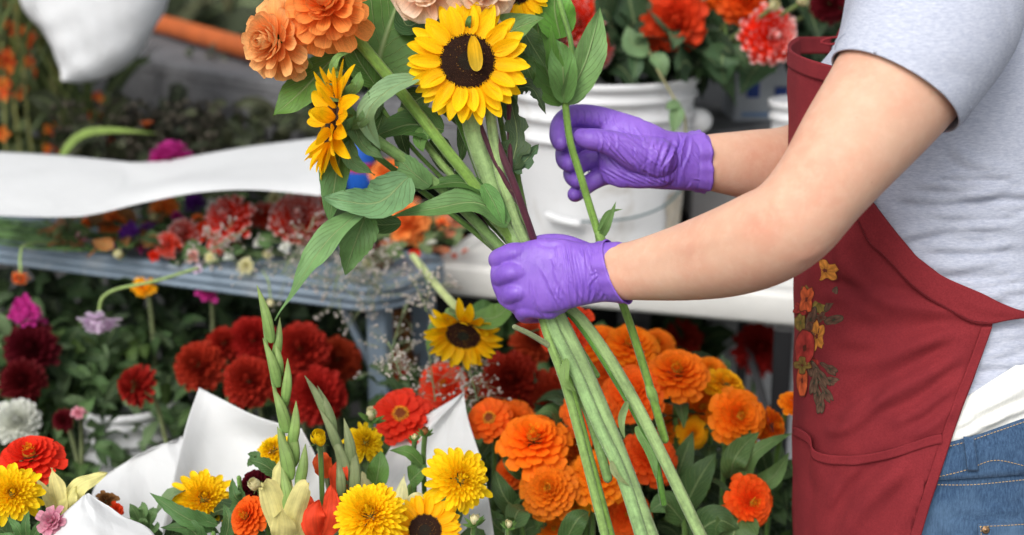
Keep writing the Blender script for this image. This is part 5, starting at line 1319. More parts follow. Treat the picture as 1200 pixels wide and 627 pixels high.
# hanging sunflower off the white table
s9 = flower('suncup:side', 543, 392, 2.02, 46, (-.12, -.62, .76), 'drooping sunflower hanging off the edge of the white table', [(548, 372, 2.06), (535, 360, 2.09), (512, 335, 2.2), (484, 300, 2.45)], scol=lin((176, 188, 120)), sr=.006, var=1)
for P_, h_, c_ in (([(552, 372, 2.04), (580, 372, 2.0), (606, 350, 2.0)], 19, lin((110, 150, 70))), ([(540, 372, 2.06), (512, 384, 2.03), (500, 412, 2.03)], 10, lin((100, 136, 66))), ([(548, 372, 2.07), (566, 362, 2.05), (586, 360, 2.06)], 12, lin((70, 110, 48))), ([(540, 372, 2.03), (528, 366, 2.0), (520, 376, 2.0)], 7, lin((126, 156, 90)))):
    pxleaf(s9, P_, h_, (.0, .7, 1), col=c_)
for (k_, x_, y_, d_, r_, f_, lb_) in (
 ('zinnia:orange', 676, 524, 2.02, 24, (.2, .6, .8), 'small orange zinnia filling the gap right of the large domed one'), ('zinnia:gold', 672, 594, 1.94, 22, (.3, .5, .9), 'small golden zinnia below the second domed one'),
 ('zinnia:redorange', 600, 552, 2.0, 22, (-.5, .4, .8), 'small red-orange zinnia left under the large domed one'), ('zinnia:orange', 832, 436, 2.14, 22, (.1, .6, .8), 'small orange zinnia peeking behind the largest one'),
 ('zinnia:orange', 770, 404, 2.16, 22, (.0, .5, .8), 'small orange zinnia at the top of the cluster under the arm'), ('zinnia:redorange', 716, 436, 2.1, 26, (-.2, .4, .9), 'red-orange zinnia half behind the wrist-high stems'),
 ('zinnia:gold', 812, 508, 2.06, 20, (.2, .0, 1), 'small golden zinnia low between the two large ones on the right'), ('zinnia:orange', 780, 496, 2.08, 24, (.0, .3, 1), 'orange zinnia under the largest one, beside the thin stem end')):
    flower(k_, x_, y_, d_, r_, f_, lb_, var=1, group=G2, scol=lin((92, 128, 60)), sr=.0034, leaves=1, stemlen=.34, leafc=(.055, .12, .03))
# large leaves among the zinnias
def leafplant(label, base, leaves, name='leafy_branch', group='green leaves among the zinnias', c=(.06, .13, .035)):
    b_ = W(*base); t = thing(name, label, 'plant', b_ + A(0, 0, -.25), group)
    for (P_, h_) in leaves:
        pxleaf(t, P_, h_, (rnd.uniform(-.3, .3), rnd.uniform(.3, .9), 1), col=leafcol(c, .25))
    m = MB(); m.tube(spline([b_, b_ + A(.01, 0, -.12), b_ + A(0, .01, -.25)], 12), .004, 8, stemM); m.build('stem', M['stem'], t)
leafplant('broad grey-green leaves at the right under the small zinnia', (872, 560, 1.95), [([(870, 590, 1.95), (878, 540, 1.93), (905, 518, 1.93), (928, 508, 1.94)], 9), ([(856, 560, 1.95), (860, 540, 1.92), (872, 522, 1.93), (890, 506, 1.94)], 15), ([(880, 570, 1.97), (905, 560, 1.96), (925, 530, 1.97)], 12), ([(870, 600, 1.9), (860, 625, 1.88), (850, 670, 1.88)], 26)], c=lin((90, 122, 66)))
leafplant('dark broad leaves low between the apron and the stems', (800, 590, 1.95), [([(800, 600, 1.95), (820, 560, 1.93), (840, 530, 1.93)], 18), ([(800, 610, 1.9), (780, 590, 1.88), (760, 600, 1.88)], 16), ([(810, 630, 1.9), (840, 610, 1.88), (866, 620, 1.88)], 20), ([(790, 570, 2.0), (800, 540, 1.99), (812, 505, 2.0)], 14)])
leafplant('green leaves low on the left under the domed zinnia', (610, 600, 1.92), [([(612, 610, 1.93), (590, 580, 1.91), (580, 550, 1.93)], 14), ([(600, 630, 1.9), (580, 615, 1.88), (566, 590, 1.9)], 16), ([(660, 640, 1.88), (676, 610, 1.86), (690, 600, 1.88)], 14), ([(615, 560, 1.96), (600, 540, 1.95), (592, 525, 1.97)], 12)])
leafplant('curled pale leaf stub behind the leftmost stem', (650, 500, 1.96), [([(655, 500, 1.95), (645, 482, 1.93), (625, 486, 1.93)], 8), ([(700, 520, 1.99), (690, 500, 1.98), (680, 520, 1.98)], 12)])

# ================================================================== bottom left bouquets
G3 = 'flowers in the paper-wrapped bouquets'
def fl3(k, x_, y_, d_, r_, f_, lb, v_=0, **kw):
    return flower(k, x_, y_, d_, r_, f_, lb, var=v_, group=G3, scol=lin((88, 124, 56)), sr=.003, stemlen=.22, **kw)
fl3('mum:yellow', 433, 604, 1.66, 49, (.0, .45, .9), 'big fluffy round yellow bloom at the bottom centre', 0)
fl3('mumray:yellow', 538, 562, 1.72, 46, (.35, .3, .9), 'yellow double bloom with a skirt of petals, in front of the right paper wrap', 0, leaves=1)
fl3('mumray:yellow', 238, 584, 1.80, 40, (.3, .45, .85), 'yellow double bloom in front of the tall paper wrap', 1, leaves=1)
fl3('mumray:yellow', 428, 518, 1.86, 27, (.35, .5, .8), 'smaller yellow bloom behind the right gladiolus spike', 0)
fl3('mumray:yellow', 320, 528, 1.88, 25, (-.3, .6, .7), 'small yellow bloom behind the left gladiolus spike', 1)
fl3('mumray:yellow', 14, 578, 1.68, 40, (.35, .35, .9), 'yellow bloom cut off by the left edge', 1)
fl3('zinnia:red', 36, 540, 1.80, 40, (.05, .8, .6), 'red zinnia above the yellow bloom at the left edge', 1)
fl3('zinnia:redorange', 292, 606, 1.70, 27, (-.5, .35, .8), 'red-orange zinnia low beside the cream lily', 2)
fl3('sun:x', 498, 622, 1.70, 44, (.1, .35, .9), 'half-open sunflower cut off by the bottom edge', 0)
fl3('small:pink', 62, 612, 1.64, 24, (-.1, .4, .9), 'pink bloom between lily and paper at the bottom left', 0)
fl3('small:brown', 124, 588, 1.78, 18, (.3, .8, .5), 'small faded brown bloom behind the nearest paper', 0)
fl3('small:red', 136, 598, 1.77, 12, (.5, .3, .8), 'tiny red bloom beside the faded brown one', 1)
fl3('ball:burgundy', 300, 570, 1.78, 28, (-.2, .5, .8), 'dark wine-red bloom left of the gladiolus spike', 0)
fl3('bud:cream', 301, 570, 1.735, 11, (-.2, .5, .8), 'round greenish bud in front of the wine-red bloom', 0)
fl3('bud:yellow', 374, 517, 1.68, 13, (.05, .6, .8), 'opening yellow bud with spiky green collar', 1)
for i, (x_, y_, r_, d_, lb) in enumerate(((498, 508, 9, 1.78, 'green bud in front of the right paper wrap'), (486, 514, 7, 1.80, 'smaller green bud left of its twin by the paper'), (435, 490, 14, 1.86, 'spiky green bud beside the flat red zinnia'), (556, 612, 12, 1.66, 'feathery green bud at the foot of the right paper'), (596, 617, 9, 1.70, 'spiky green bud low between paper and zinnias'))):
    f_ = fl3('bud:brown' if i == 0 else 'bud:cream', x_, y_, d_, r_ * .7, (.1, .8, .6), lb, 2)
    for k in range(12):
        a = k * 2.4; l = MB(); p0 = W(x_, y_ + r_ * .3, d_); dr = nz(RT * math.cos(a) - FW * math.sin(a) * .8 + UP * rnd.uniform(-.1, 1))
        add_leaf(l, [p0, p0 + dr * r_ * .6 * d_ / F, p0 + dr * r_ * 1.3 * d_ / F + UP * .002], r_ * .2 * d_ / F, UP * .5 - FW, lin((92, 132, 60)) * rnd.uniform(.8, 1.2), ns=6, nw=2); l.build('bract', M['leaf'], f_)
for k in range(12):     # collar of the opening bud
    pass
def lily(label, base, tips, c):
    b_ = W(*base); t = thing('lily', label, 'flower', b_ + A(0, 0, -.2), G3)
    for (P_, h_) in tips:
        m = MB(); P = pxline(P_); add_leaf(m, P, h_ * .95 * P_[0][2] / F, cam2w((rnd.uniform(-.4, .4), .4, 1)), c * rnd.uniform(.92, 1.06), serr=0, fold=-.3, prof=(.6, .5), wave=.2, nw=8); m.build('petal', M['petal'], t)
    m = MB(); m.tube(spline([b_, b_ + A(0, 0, -.1), b_ + A(.01, 0, -.2)], 10), .004, 8, stemM); m.build('stem', M['stem'], t)
cr_ = lin((232, 222, 150))
lily('cream lily opening right of the gladiolus foot', (332, 640, 1.68), [([(335, 640, 1.68), (324, 605, 1.67), (314, 572, 1.66), (308, 566, 1.65)], 15), ([(338, 640, 1.67), (344, 608, 1.66), (354, 575, 1.655), (362, 566, 1.65)], 14), ([(330, 645, 1.67), (332, 620, 1.655), (330, 598, 1.64)], 16), ([(345, 640, 1.68), (352, 620, 1.67), (354, 600, 1.68)], 8), ([(334, 600, 1.72), (328, 560, 1.72), (330, 538, 1.73)], 14)], cr_)
lily('pale yellow lily at the left edge behind the nearest paper', (72, 610, 1.74), [([(68, 612, 1.74), (58, 585, 1.73), (42, 560, 1.74)], 8), ([(72, 612, 1.74), (66, 580, 1.72), (60, 548, 1.73)], 13), ([(78, 612, 1.74), (80, 588, 1.72), (90, 570, 1.73)], 11), ([(76, 600, 1.74), (92, 570, 1.73), (126, 554, 1.74)], 13)], cr_)
lily('cream lily petals between the fluffy bloom and the sunflower', (470, 610, 1.76), [([(462, 610, 1.76), (466, 590, 1.75), (474, 556, 1.76)], 12), ([(475, 604, 1.74), (488, 585, 1.72), (508, 584, 1.73)], 9), ([(440, 590, 1.78), (430, 570, 1.77), (424, 552, 1.78)], 8)], lin((236, 232, 176)))
lily('scarlet gladiolus bloom between the cream lily and fluffy bloom', (372, 625, 1.70), [([(372, 630, 1.70), (358, 598, 1.69), (352, 572, 1.70)], 16), ([(376, 630, 1.69), (385, 600, 1.67), (388, 568, 1.69)], 16), ([(372, 634, 1.68), (368, 608, 1.665), (374, 585, 1.67)], 15), ([(385, 560, 1.74), (378, 540, 1.73), (374, 528, 1.74)], 13), ([(392, 580, 1.74), (396, 552, 1.72), (398, 538, 1.73)], 13)], lin((232, 74, 44)))
# gladiolus bud spikes
def spike(label, stem, buds, c):
    P = pxline(stem, 30); t = thing('gladiolus_spike', label, 'flower spike', P[-1], G3); m = MB(); m.tube(P, np.linspace(.0015, .004, 30), 10, c * .9); m.build('stem', M['stem'], t)
    for (x0, y0, x1, y1, w_, d_) in buds:
        m = MB(); Q = pxline([(x0, y0, d_), ((x0 + x1) / 2 + (x0 - x1) * .02 + 1.5, (y0 + y1) / 2, d_ - .006), (x1, y1, d_)], 12)
        k = np.linspace(0, 1, 12); pr = (k + .04) ** .42 * (1 - k) ** 1.0; pr = pr / pr.max() * w_ * .82 * d_ / F + .0003
        cc = (c[None] * (1 - k[:, None] * .25) + k[:, None] * .25 * lin((170, 130, 100))) * rnd.uniform(.88, 1.12)
        m.tube(Q, pr, 12, cc, r2=pr * .6); m.build('bud', M['leaf'], t)
gl_c = lin((134, 172, 92))
spike('tall pale green gladiolus spike of closed buds, the left one', [(305, 350, 1.70), (315, 420, 1.70), (328, 490, 1.70), (338, 560, 1.70), (340, 660, 1.70)],
      [(318, 400, 301, 334, 7.5, 1.69), (322, 425, 328, 372, 6.5, 1.70), (326, 452, 308, 396, 7.5, 1.69), (334, 470, 337, 420, 7, 1.69), (336, 505, 319, 452, 8.5, 1.685), (342, 522, 347, 470, 8, 1.69), (340, 560, 325, 500, 10, 1.685), (350, 570, 358, 520, 8, 1.69), (338, 606, 330, 545, 10, 1.68), (328, 440, 322, 400, 6, 1.695), (346, 600, 352, 548, 9, 1.69), (330, 480, 340, 446, 6, 1.70), (344, 545, 340, 492, 9, 1.695), (346, 640, 344, 580, 10, 1.685)], gl_c)
spike('shorter grey-green gladiolus spike leaning left, the right one', [(366, 452, 1.74), (384, 490, 1.74), (402, 530, 1.74), (412, 600, 1.74), (415, 650, 1.74)],
      [(384, 490, 357, 440, 6.5, 1.735), (392, 505, 372, 452, 6.5, 1.735), (398, 530, 374, 478, 7, 1.73), (412, 545, 403, 490, 8, 1.73), (408, 565, 388, 505, 9, 1.73), (415, 580, 414, 520, 8.5, 1.73), (400, 580, 395, 535, 7, 1.725)], lin((128, 150, 104)))
lb_ = MB()
# loose leaves of the wrapped bouquets
def sprig(label, base, leaves, c, serr=.2):
    b_ = W(*base); t = thing('leafy_sprig', label, 'greenery', b_ + A(0, 0, -.2), G3)
    for (P_, h_) in leaves: pxleaf(t, P_, h_, (rnd.uniform(-.3, .3), rnd.uniform(.3, .8), 1), col=c * rnd.uniform(.85, 1.15), serr=serr, wave=.1)
    m = MB(); m.tube(spline([b_, b_ + A(.004, 0, -.1), b_ + A(0, 0, -.2)], 10), .003, 8, stemM); m.build('stem', M['stem'], t)
gn = lin((78, 116, 62))
sprig('toothed leaves left of the yellow bloom by the tall wrap', (250, 625, 1.72), [([(250, 620, 1.73), (215, 605, 1.71), (175, 577, 1.72)], 12), ([(255, 615, 1.73), (228, 606, 1.72), (200, 598, 1.72)], 9), ([(240, 640, 1.72), (222, 620, 1.71), (188, 618, 1.71)], 12), ([(262, 640, 1.72), (268, 612, 1.71), (262, 590, 1.72)], 9), ([(272, 600, 1.74), (282, 585, 1.74), (280, 568, 1.74)], 8)], gn)
sprig('small leaf cluster below the dark wine-red bloom', (280, 560, 1.76), [([(290, 545, 1.77), (300, 535, 1.76), (290, 532, 1.76)], 8), ([(330, 560, 1.76), (310, 545, 1.75), (290, 538, 1.75)], 10), ([(284, 590, 1.74), (275, 580, 1.73), (272, 560, 1.74)], 8)], gn)
sprig('oval green leaves in front of the right paper wrap', (480, 570, 1.78), [([(495, 545, 1.79), (478, 530, 1.78), (456, 528, 1.78)], 8), ([(480, 565, 1.80), (490, 555, 1.79), (500, 545, 1.79)], 14), ([(440, 570, 1.78), (444, 548, 1.77), (446, 528, 1.78)], 13), ([(520, 590, 1.80), (525, 575, 1.79), (540, 600, 1.79)], 16), ([(510, 540, 1.80), (522, 550, 1.79), (530, 560, 1.79)], 14)], lin((88, 128, 60)), 0)
sprig('green berry-like cluster on the low paper wrap', (165, 630, 1.80), [([(165, 615, 1.80), (158, 600, 1.79), (152, 590, 1.79)], 7), ([(168, 615, 1.80), (168, 598, 1.78), (166, 588, 1.79)], 7), ([(170, 618, 1.80), (178, 602, 1.78), (180, 594, 1.79)], 7), ([(165, 622, 1.80), (152, 612, 1.78), (148, 610, 1.79)], 6), ([(172, 624, 1.80), (182, 618, 1.78), (184, 612, 1.79)], 6), ([(168, 625, 1.79), (168, 612, 1.77), (170, 606, 1.77)], 7)], lin((104, 138, 84)), 0)
sprig('fine green fronds at the bottom left corner', (32, 640, 1.66), [([(30, 640, 1.66), (20, 618, 1.65), (8, 606, 1.66)], 6), ([(32, 640, 1.66), (30, 615, 1.65), (34, 598, 1.66)], 6), ([(34, 640, 1.66), (44, 620, 1.65), (50, 606, 1.66)], 6), ([(28, 640, 1.66), (10, 630, 1.65), (-4, 626, 1.66)], 7)], gn)
for i, (x_, y_) in enumerate(((158, 600), (170, 596), (178, 610), (160, 614), (170, 610))): pass

# ================================================================== blooms in the shade under the grey table
G4 = 'flowers standing in the shade below the grey table'
for i, (k, x_, y_, d_, r_, f_, lb, v_) in enumerate((
 ('ball:crimson', 232, 428, 2.35, 36, (-.1, .25, 1), 'round dark red dahlia, leftmost of the big cluster', 0),
 ('ball:crimson', 291, 446, 2.30, 38, (.1, .3, 1), 'largest round dark red dahlia above the paper corner', 1),
 ('ball:crimson', 262, 402, 2.45, 26, (.1, .4, 1), 'small dark red dahlia peeping between two big ones', 0),
 ('ball:crimson', 296, 398, 2.45, 36, (.2, .3, 1), 'dark red dahlia just below the table edge', 1),
 ('ball:crimson', 352, 408, 2.40, 40, (0, .3, 1), 'big dark red dahlia left of the table leg, upper', 0),
 ('ball:crimson', 372, 462, 2.36, 42, (.1, .3, 1), 'big dark red dahlia left of the table leg, lower', 1),
 ('ball:crimson', 330, 440, 2.46, 36, (0, .3, 1), 'shaded red dahlia behind the gladiolus tip', 0),
 ('ball:crimson', 396, 420, 2.5, 34, (.2, .3, 1), 'shaded red dahlia behind the table braces', 1),
 ('ball:crimson', 158, 451, 2.35, 30, (-.6, .2, .8), 'dark red dahlia turned left with its stem showing', 0),
 ('dahlia:burgundy', 36, 408, 2.5, 36, (.1, .3, 1), 'blackish burgundy dahlia high at the left edge', 0),
 ('dahlia:burgundy', 26, 446, 2.45, 30, (.2, .3, 1), 'blackish burgundy dahlia low at the left edge', 0),
 ('dahlia:white', 20, 494, 2.35, 31, (.2, .35, .9), 'white dahlia at the left edge', 0),
 ('dahlia:burgundy', 74, 492, 2.3, 15, (0, .3, 1), 'small nearly black bloom right of the white dahlia', 0),
 ('small:pink', 92, 484, 2.3, 10, (.2, .3, 1), 'tiny pink bloom beside the nearly black one', 0),
 ('frill:magenta', 30, 364, 2.5, 19, (.2, .2, 1), 'magenta snapdragon below the table at the left', 0),
 ('frill:magenta', 44, 384, 2.55, 13, (.2, .2, 1), 'dim magenta bloom under the snapdragon', 0),
 ('small:gold', 168, 337, 2.6, 16, (.0, .0, 1), 'orange-yellow bloom tucked under the table edge', 0),
 ('small:magenta', 243, 343, 2.6, 16, (.0, .0, 1), 'purple bloom tucked under the table edge right of the yellow one', 0),
 ('dahlia:crimson', 455, 430, 2.55, 26, (0, .2, 1), 'dim red dahlia right of the table leg', 0),
 ('small:brown', 470, 380, 2.7, 22, (0, .2, 1), 'rust-brown bloom in the gap between the two tables', 0),
 ('small:brown', 488, 414, 2.7, 22, (0, .2, 1), 'second rust-brown bloom in the gap between the tables', 1))):
    flower(k, x_, y_, d_, r_, f_, lb, var=v_, group=G4, scol=lin((112, 122, 80)), sr=.0035, leaves=1, stemlen=.26)
# uncountable foliage in the shade
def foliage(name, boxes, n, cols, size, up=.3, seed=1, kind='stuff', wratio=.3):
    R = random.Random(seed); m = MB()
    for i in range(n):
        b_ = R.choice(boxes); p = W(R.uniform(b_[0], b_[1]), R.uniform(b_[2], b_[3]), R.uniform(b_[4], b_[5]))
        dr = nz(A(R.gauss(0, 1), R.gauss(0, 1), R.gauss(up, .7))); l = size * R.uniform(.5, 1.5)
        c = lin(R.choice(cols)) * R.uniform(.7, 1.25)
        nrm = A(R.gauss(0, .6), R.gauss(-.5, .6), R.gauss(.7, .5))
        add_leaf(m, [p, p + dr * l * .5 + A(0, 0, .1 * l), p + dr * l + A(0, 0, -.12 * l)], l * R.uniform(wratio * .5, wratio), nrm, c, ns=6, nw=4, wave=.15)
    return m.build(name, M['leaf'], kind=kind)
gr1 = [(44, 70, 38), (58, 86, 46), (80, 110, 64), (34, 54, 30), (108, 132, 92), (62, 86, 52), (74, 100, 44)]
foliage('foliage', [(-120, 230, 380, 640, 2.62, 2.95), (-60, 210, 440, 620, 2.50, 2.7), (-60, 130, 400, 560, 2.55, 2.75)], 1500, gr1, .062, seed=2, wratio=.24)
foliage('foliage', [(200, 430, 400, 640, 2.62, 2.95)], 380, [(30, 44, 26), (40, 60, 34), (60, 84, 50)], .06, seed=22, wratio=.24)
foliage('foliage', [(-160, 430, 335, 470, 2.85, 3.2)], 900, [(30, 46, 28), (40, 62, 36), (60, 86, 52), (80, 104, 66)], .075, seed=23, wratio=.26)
foliage('foliage', [(380, 640, 40, 235, 3.3, 3.8)], 420, [(26, 38, 24), (36, 52, 32), (44, 62, 44)], .09, seed=24, wratio=.4)  # dark leaves added to blacken the gaps behind the bouquet stems
foliage('foliage', [(440, 860, 440, 680, 2.2, 2.6), (560, 840, 470, 680, 2.08, 2.3), (700, 930, 560, 680, 2.08, 2.3)], 1250, gr1, .056, seed=3, wratio=.26)
foliage('foliage', [(430, 820, 395, 520, 2.75, 3.0)], 420, [(40, 64, 34), (56, 84, 44)], .08, seed=13)
foliage('foliage', [(180, 600, 600, 700, 1.75, 1.95), (0, 200, 640, 700, 1.7, 1.9)], 260, gr1, .05, seed=4)
# ================================================================== cut flowers lying on the grey table
G5 = 'cut flowers lying on the grey table'
def onT(px, py, h=.02):
    """depth of a point h above the table top seen at that pixel"""
    p = G(px, py, TZ + h); return (p - C0) @ FW
def tf(k, x_, y_, r_, f_, lb, h=.03, v_=0, dx=60, dy=-14, name=None):
    d_ = onT(x_, y_, h)
    q1 = G(x_ + dx * .5, y_ + dy * .5 - 4, TZ + .012); q2 = G(x_ + dx, y_ + dy, TZ + .006)
    st = [(*[float(u) for u in topx(q)][:2], float(topx(q)[2])) for q in (q1, q2)]
    return flower(k, x_, y_, d_, r_, f_, lb, st, v_, G5, lin((92, 124, 66)), .002, name=name)
tf('frill:purple', 152, 276, 15, (0, .4, 1), 'violet statice left of the pink petals', .025, 0, -30, -14)
tf('frill:purple', 176, 270, 11, (0, .4, 1), 'second violet statice, nearer the red flowers', .025, 0, -30, -14)
tf('frill:purple', 228, 239, 13, (0, .4, 1), 'purple statice right under the paper edge', .05, 0, -20, -6)
tf('small:magenta', 168, 288, 10, (-.3, .4, 1), 'pink petals in front of the violet statice', .02)
tf('small:pink', 93, 283, 12, (-.4, .3, 1), 'pink bloom lying among green stems at the left', .02, 0, -50, -10)
tf('bud:cream', 141, 300, 8, (-.3, .5, .8), 'round cream bud on the table edge', .016, 0, 30, -14)
tf('bud:cream', 289, 269, 10, (0, .4, 1), 'round yellow-green bud between red dahlias', .03, 1, 30, -12)
tf('small:cream', 289, 312, 13, (-.1, .4, 1), 'cream daisy bud nearest the table edge', .014, 0, 40, -14)
tf('small:cream', 322, 233, 11, (0, .3, 1), 'cream bloom under the paper edge at the right', .05, 0, 20, -8)
tf('bud:cream', 313, 301, 8, (.2, .4, 1), 'small green-yellow bud right of the cream daisy', .016, 0, 40, -14)
tf('bud:cream', 430, 311, 11, (.2, .4, 1), 'pale green bud behind the jagged leaf tip', .016, 1, 40, -14)
tf('bud:brown', 430, 288, 8, (.2, .4, 1), 'brownish seed head above the pale green bud', .02, 1, 40, -10)
tf('dahlia:redwhite', 268, 256, 34, (-.3, .45, .9), 'bright red dahlia with white petal tips lying on the table', .075, 0, 60, -16)
tf('dahlia:crimsonwhite', 350, 256, 38, (.1, .4, .9), 'dark red dahlia flecked with white beside the jagged leaf', .075, 0, 60, -16)
tf('dahlia:crimsonwhite', 214, 274, 23, (-.2, .4, .9), 'small crimson dahlia with white tips left of the big red one', .05, 0, 50, -14)
tf('dahlia:redwhite', 196, 286, 19, (-.5, .3, .9), 'small red and white bloom lowest on the table', .035, 0, 50, -14)
tf('small:red', 242, 272, 19, (0, .5, .9), 'small red bloom between the two white-tipped dahlias', .05, 1, 50, -14)
tf('small:burgundy', 274, 292, 15, (0, .4, .9), 'blackish bloom below the bright red dahlia', .02, 0, 50, -14)
for (k_, x_, y_, r_, h_, lb_) in (
 ('small:white', 250, 241, 10, .05, 'small white bloom under the paper edge left of the big red dahlia'), ('small:coral', 232, 258, 11, .05, 'salmon bloom between the purple statice and the big red dahlia'),
 ('dahlia:redwhite', 254, 286, 14, .03, 'little red and white bloom below the big red dahlia'), ('small:redwhite', 226, 300, 11, .02, 'little red and white bloom on the table rim'),
 ('small:white', 304, 284, 9, .03, 'small white bloom right of the yellow-green bud'), ('small:lilac', 232, 316, 8, .012, 'tiny lilac petal tuft where the bent stem lies'),
 ('dahlia:redwhite', 308, 252, 20, .06, 'red and white bloom between the two large white-tipped dahlias'), ('small:white', 334, 290, 8, .03, 'small white bloom in front of the flecked dark dahlia'),
 ('dahlia:redwhite', 376, 240, 18, .06, 'red and white bloom half behind the long jagged leaf'), ('bud:cream', 180, 256, 7, .04, 'green bud among the orange blooms by the paper'),
 ('small:white', 268, 300, 7, .02, 'tiny white bloom in front of the blackish one'), ('frill:purple', 128, 288, 9, .02, 'small violet tuft left of the cream bud'),
 ('small:magenta', 208, 254, 9, .05, 'small pink-magenta bloom just below the paper wave'), ('small:red', 180, 300, 9, .018, 'small scarlet bloom at the table rim left of centre'), ('small:cream', 246, 302, 8, .016, 'small cream bloom at the rim below the red cluster')):
    tf(k_, x_, y_, r_, (rnd.uniform(-.3, .3), .45, .9), lb_, h_, 0, 40, -12)
tf('dahlia:burgundy', 445, 300, 17, (0, .4, .9), 'blackish burgundy bloom near the right end of the table', .02, 0, 40, -14)
tf('loose:coral', 132, 262, 20, (-.2, .5, .8), 'orange bloom half under the paper sheet', .03, 2, 40, -14)
tf('loose:coral', 192, 246, 20, (-.2, .5, .8), 'second orange bloom under the paper sheet', .05, 2, 40, -8)
tf('small:coral', 102, 260, 9, (-.2, .5, .8), 'small salmon bud under the paper at the left', .03, 0, -30, -6)
pk = G(203, 180, .90)
flower('dahlia:magenta', 201, 184, 2.86, 30, (0, .95, .25), 'magenta dahlia showing above the paper sheet', var=0, scol=stemM, sr=.002, stemlen=.10)
# drooping heads off the front edge
flower('scab:lilac', 117, 374, 2.36, 29, (.05, -.95, .38), 'pale lilac scabiosa drooping off the table on a bent stem', [(117, 358, 2.36), (122, 347, 2.355), (140, 338, 2.36), (180, 330, 2.37), (232, 314, 2.43)], scol=lin((156, 182, 104)), sr=.0026, sq=1)
flower('scab:coral', 23, 326, 2.55, 12, (0, -.6, .7), 'small faded coral bloom drooping off the left of the table', [(24, 314, 2.57), (24, 298, 2.58), (30, 287, 2.60), (60, 284, 2.66)], scol=lin((156, 182, 104)), sr=.0022)
flower('bud:cream', 317, 352, 2.42, 6, (0, -.8, .5), 'withered beige bud hanging over the table edge', [(316, 340, 2.43), (314, 328, 2.43), (308, 318, 2.46)], var=0, scol=lin((140, 160, 100)), sr=.0015)
# orange mix on the table behind the bouquet
tf('loose:coral', 478, 262, 30, (0, .5, .9), 'blurred orange bloom behind the folded leaves', .05, 2, 30, -6)
tf('loose:coral', 455, 205, 26, (0, .5, .9), 'blurred orange bloom beyond the blue can', .08, 2, 30, -6)
tf('small:red', 486, 298, 8, (0, .5, .9), 'small red petal curl near the right table corner', .02, 1, 30, -10)
tf('small:coral', 518, 262, 12, (0, .5, .9), 'coral petals on the left of the white table', .02, 1, 20, -6)
# scattered petals on the white table
for i, (x_, y_) in enumerate(((518, 299), (533, 303), (520, 262), (541, 297))):
    p = G(x_, y_, WZ + .004); m = MB(); add_petal(m, .018, .013, .15, rnd.random() * 6, 0, 0, (.6, .3), .3, .3, lin((226, 92, 60))); m.V = [v + p for v in m.V]
    tag(m.build('fallen_petal', M['petal'], origin=p), ['coral petal on the white table corner', 'coral petal right of the corner one', 'coral petal farthest back on the white table', 'coral petal closest to the bucket'][i], 'petal', 'petals fallen on the white table')
# green stems lying on the table at left and litter of leaves
for i in range(9):
    y0 = 262 + i * 3.2
    P = [G(-40, y0 - 10, TZ + .012 + .004 * (i % 3)), G(40, y0 + rnd.uniform(-3, 3), TZ + .014), G(100 + rnd.uniform(-20, 60), y0 + 4 + rnd.uniform(-4, 4), TZ + .012)]
    m = MB(); m.tube(spline(P, 20), rnd.uniform(.002, .004), 8, lin(rnd.choice([(92, 128, 66), (110, 148, 84), (70, 100, 52)])))
    t = thing('cut_stalk', ['green stem %s in the bundle at the left end of the table' % w for w in ('farthest back', 'second from the back', 'third from the back', 'fourth from the back', 'in the middle', 'fourth from the front', 'third from the front', 'second from the front', 'nearest the front edge')][i], 'stem', P[0], G5)
    m.build('stem_body', M['stem'], t)
    for k in range(5):
        q = spline(P, 20)[rnd.randint(3, 18)]; a = rnd.random() * 6.28; l = MB(); dd = A(math.cos(a), math.sin(a), .35); add_leaf(l, [q, q + dd * .018, q + dd * .036 - A(0, 0, .006)], .006, A(0, 0, 1), leafcol(lin((90, 128, 70)), .3), ns=6, nw=4); l.build('leaf', M['leaf'], t)
def litter(name, pxb, n, z, cols, size, seed):
    R = random.Random(seed); m = MB()
    for i in range(n):
        p = G(R.uniform(pxb[0], pxb[1]), R.uniform(pxb[2], pxb[3]), z + R.uniform(.004, .035)); a = R.random() * 6.28; dr = nz(A(math.cos(a), math.sin(a), R.uniform(-.1, .6))); l = size * R.uniform(.5, 1.4)
        add_leaf(m, [p, p + dr * l * .5, p + dr * l - A(0, 0, .1 * l)], l * R.uniform(.15, .35), A(R.gauss(0, .5), R.gauss(-.3, .5), 1), lin(R.choice(cols)) * R.uniform(.8, 1.2), ns=6, nw=4, wave=.15)
    m.build(name, M['leaf'], kind='stuff')
litter('leaves', (190, 400, 240, 300), 170, TZ, [(96, 130, 80), (70, 100, 56), (120, 150, 100), (52, 78, 44)], .05, 5)
litter('leaves', (60, 200, 255, 292), 80, TZ, [(110, 128, 76), (150, 96, 50), (84, 110, 60), (170, 110, 60)], .05, 6)
litter('leaves', (420, 540, 240, 300), 90, TZ, [(110, 128, 84), (180, 100, 70), (84, 110, 60), (196, 196, 180)], .045, 8)
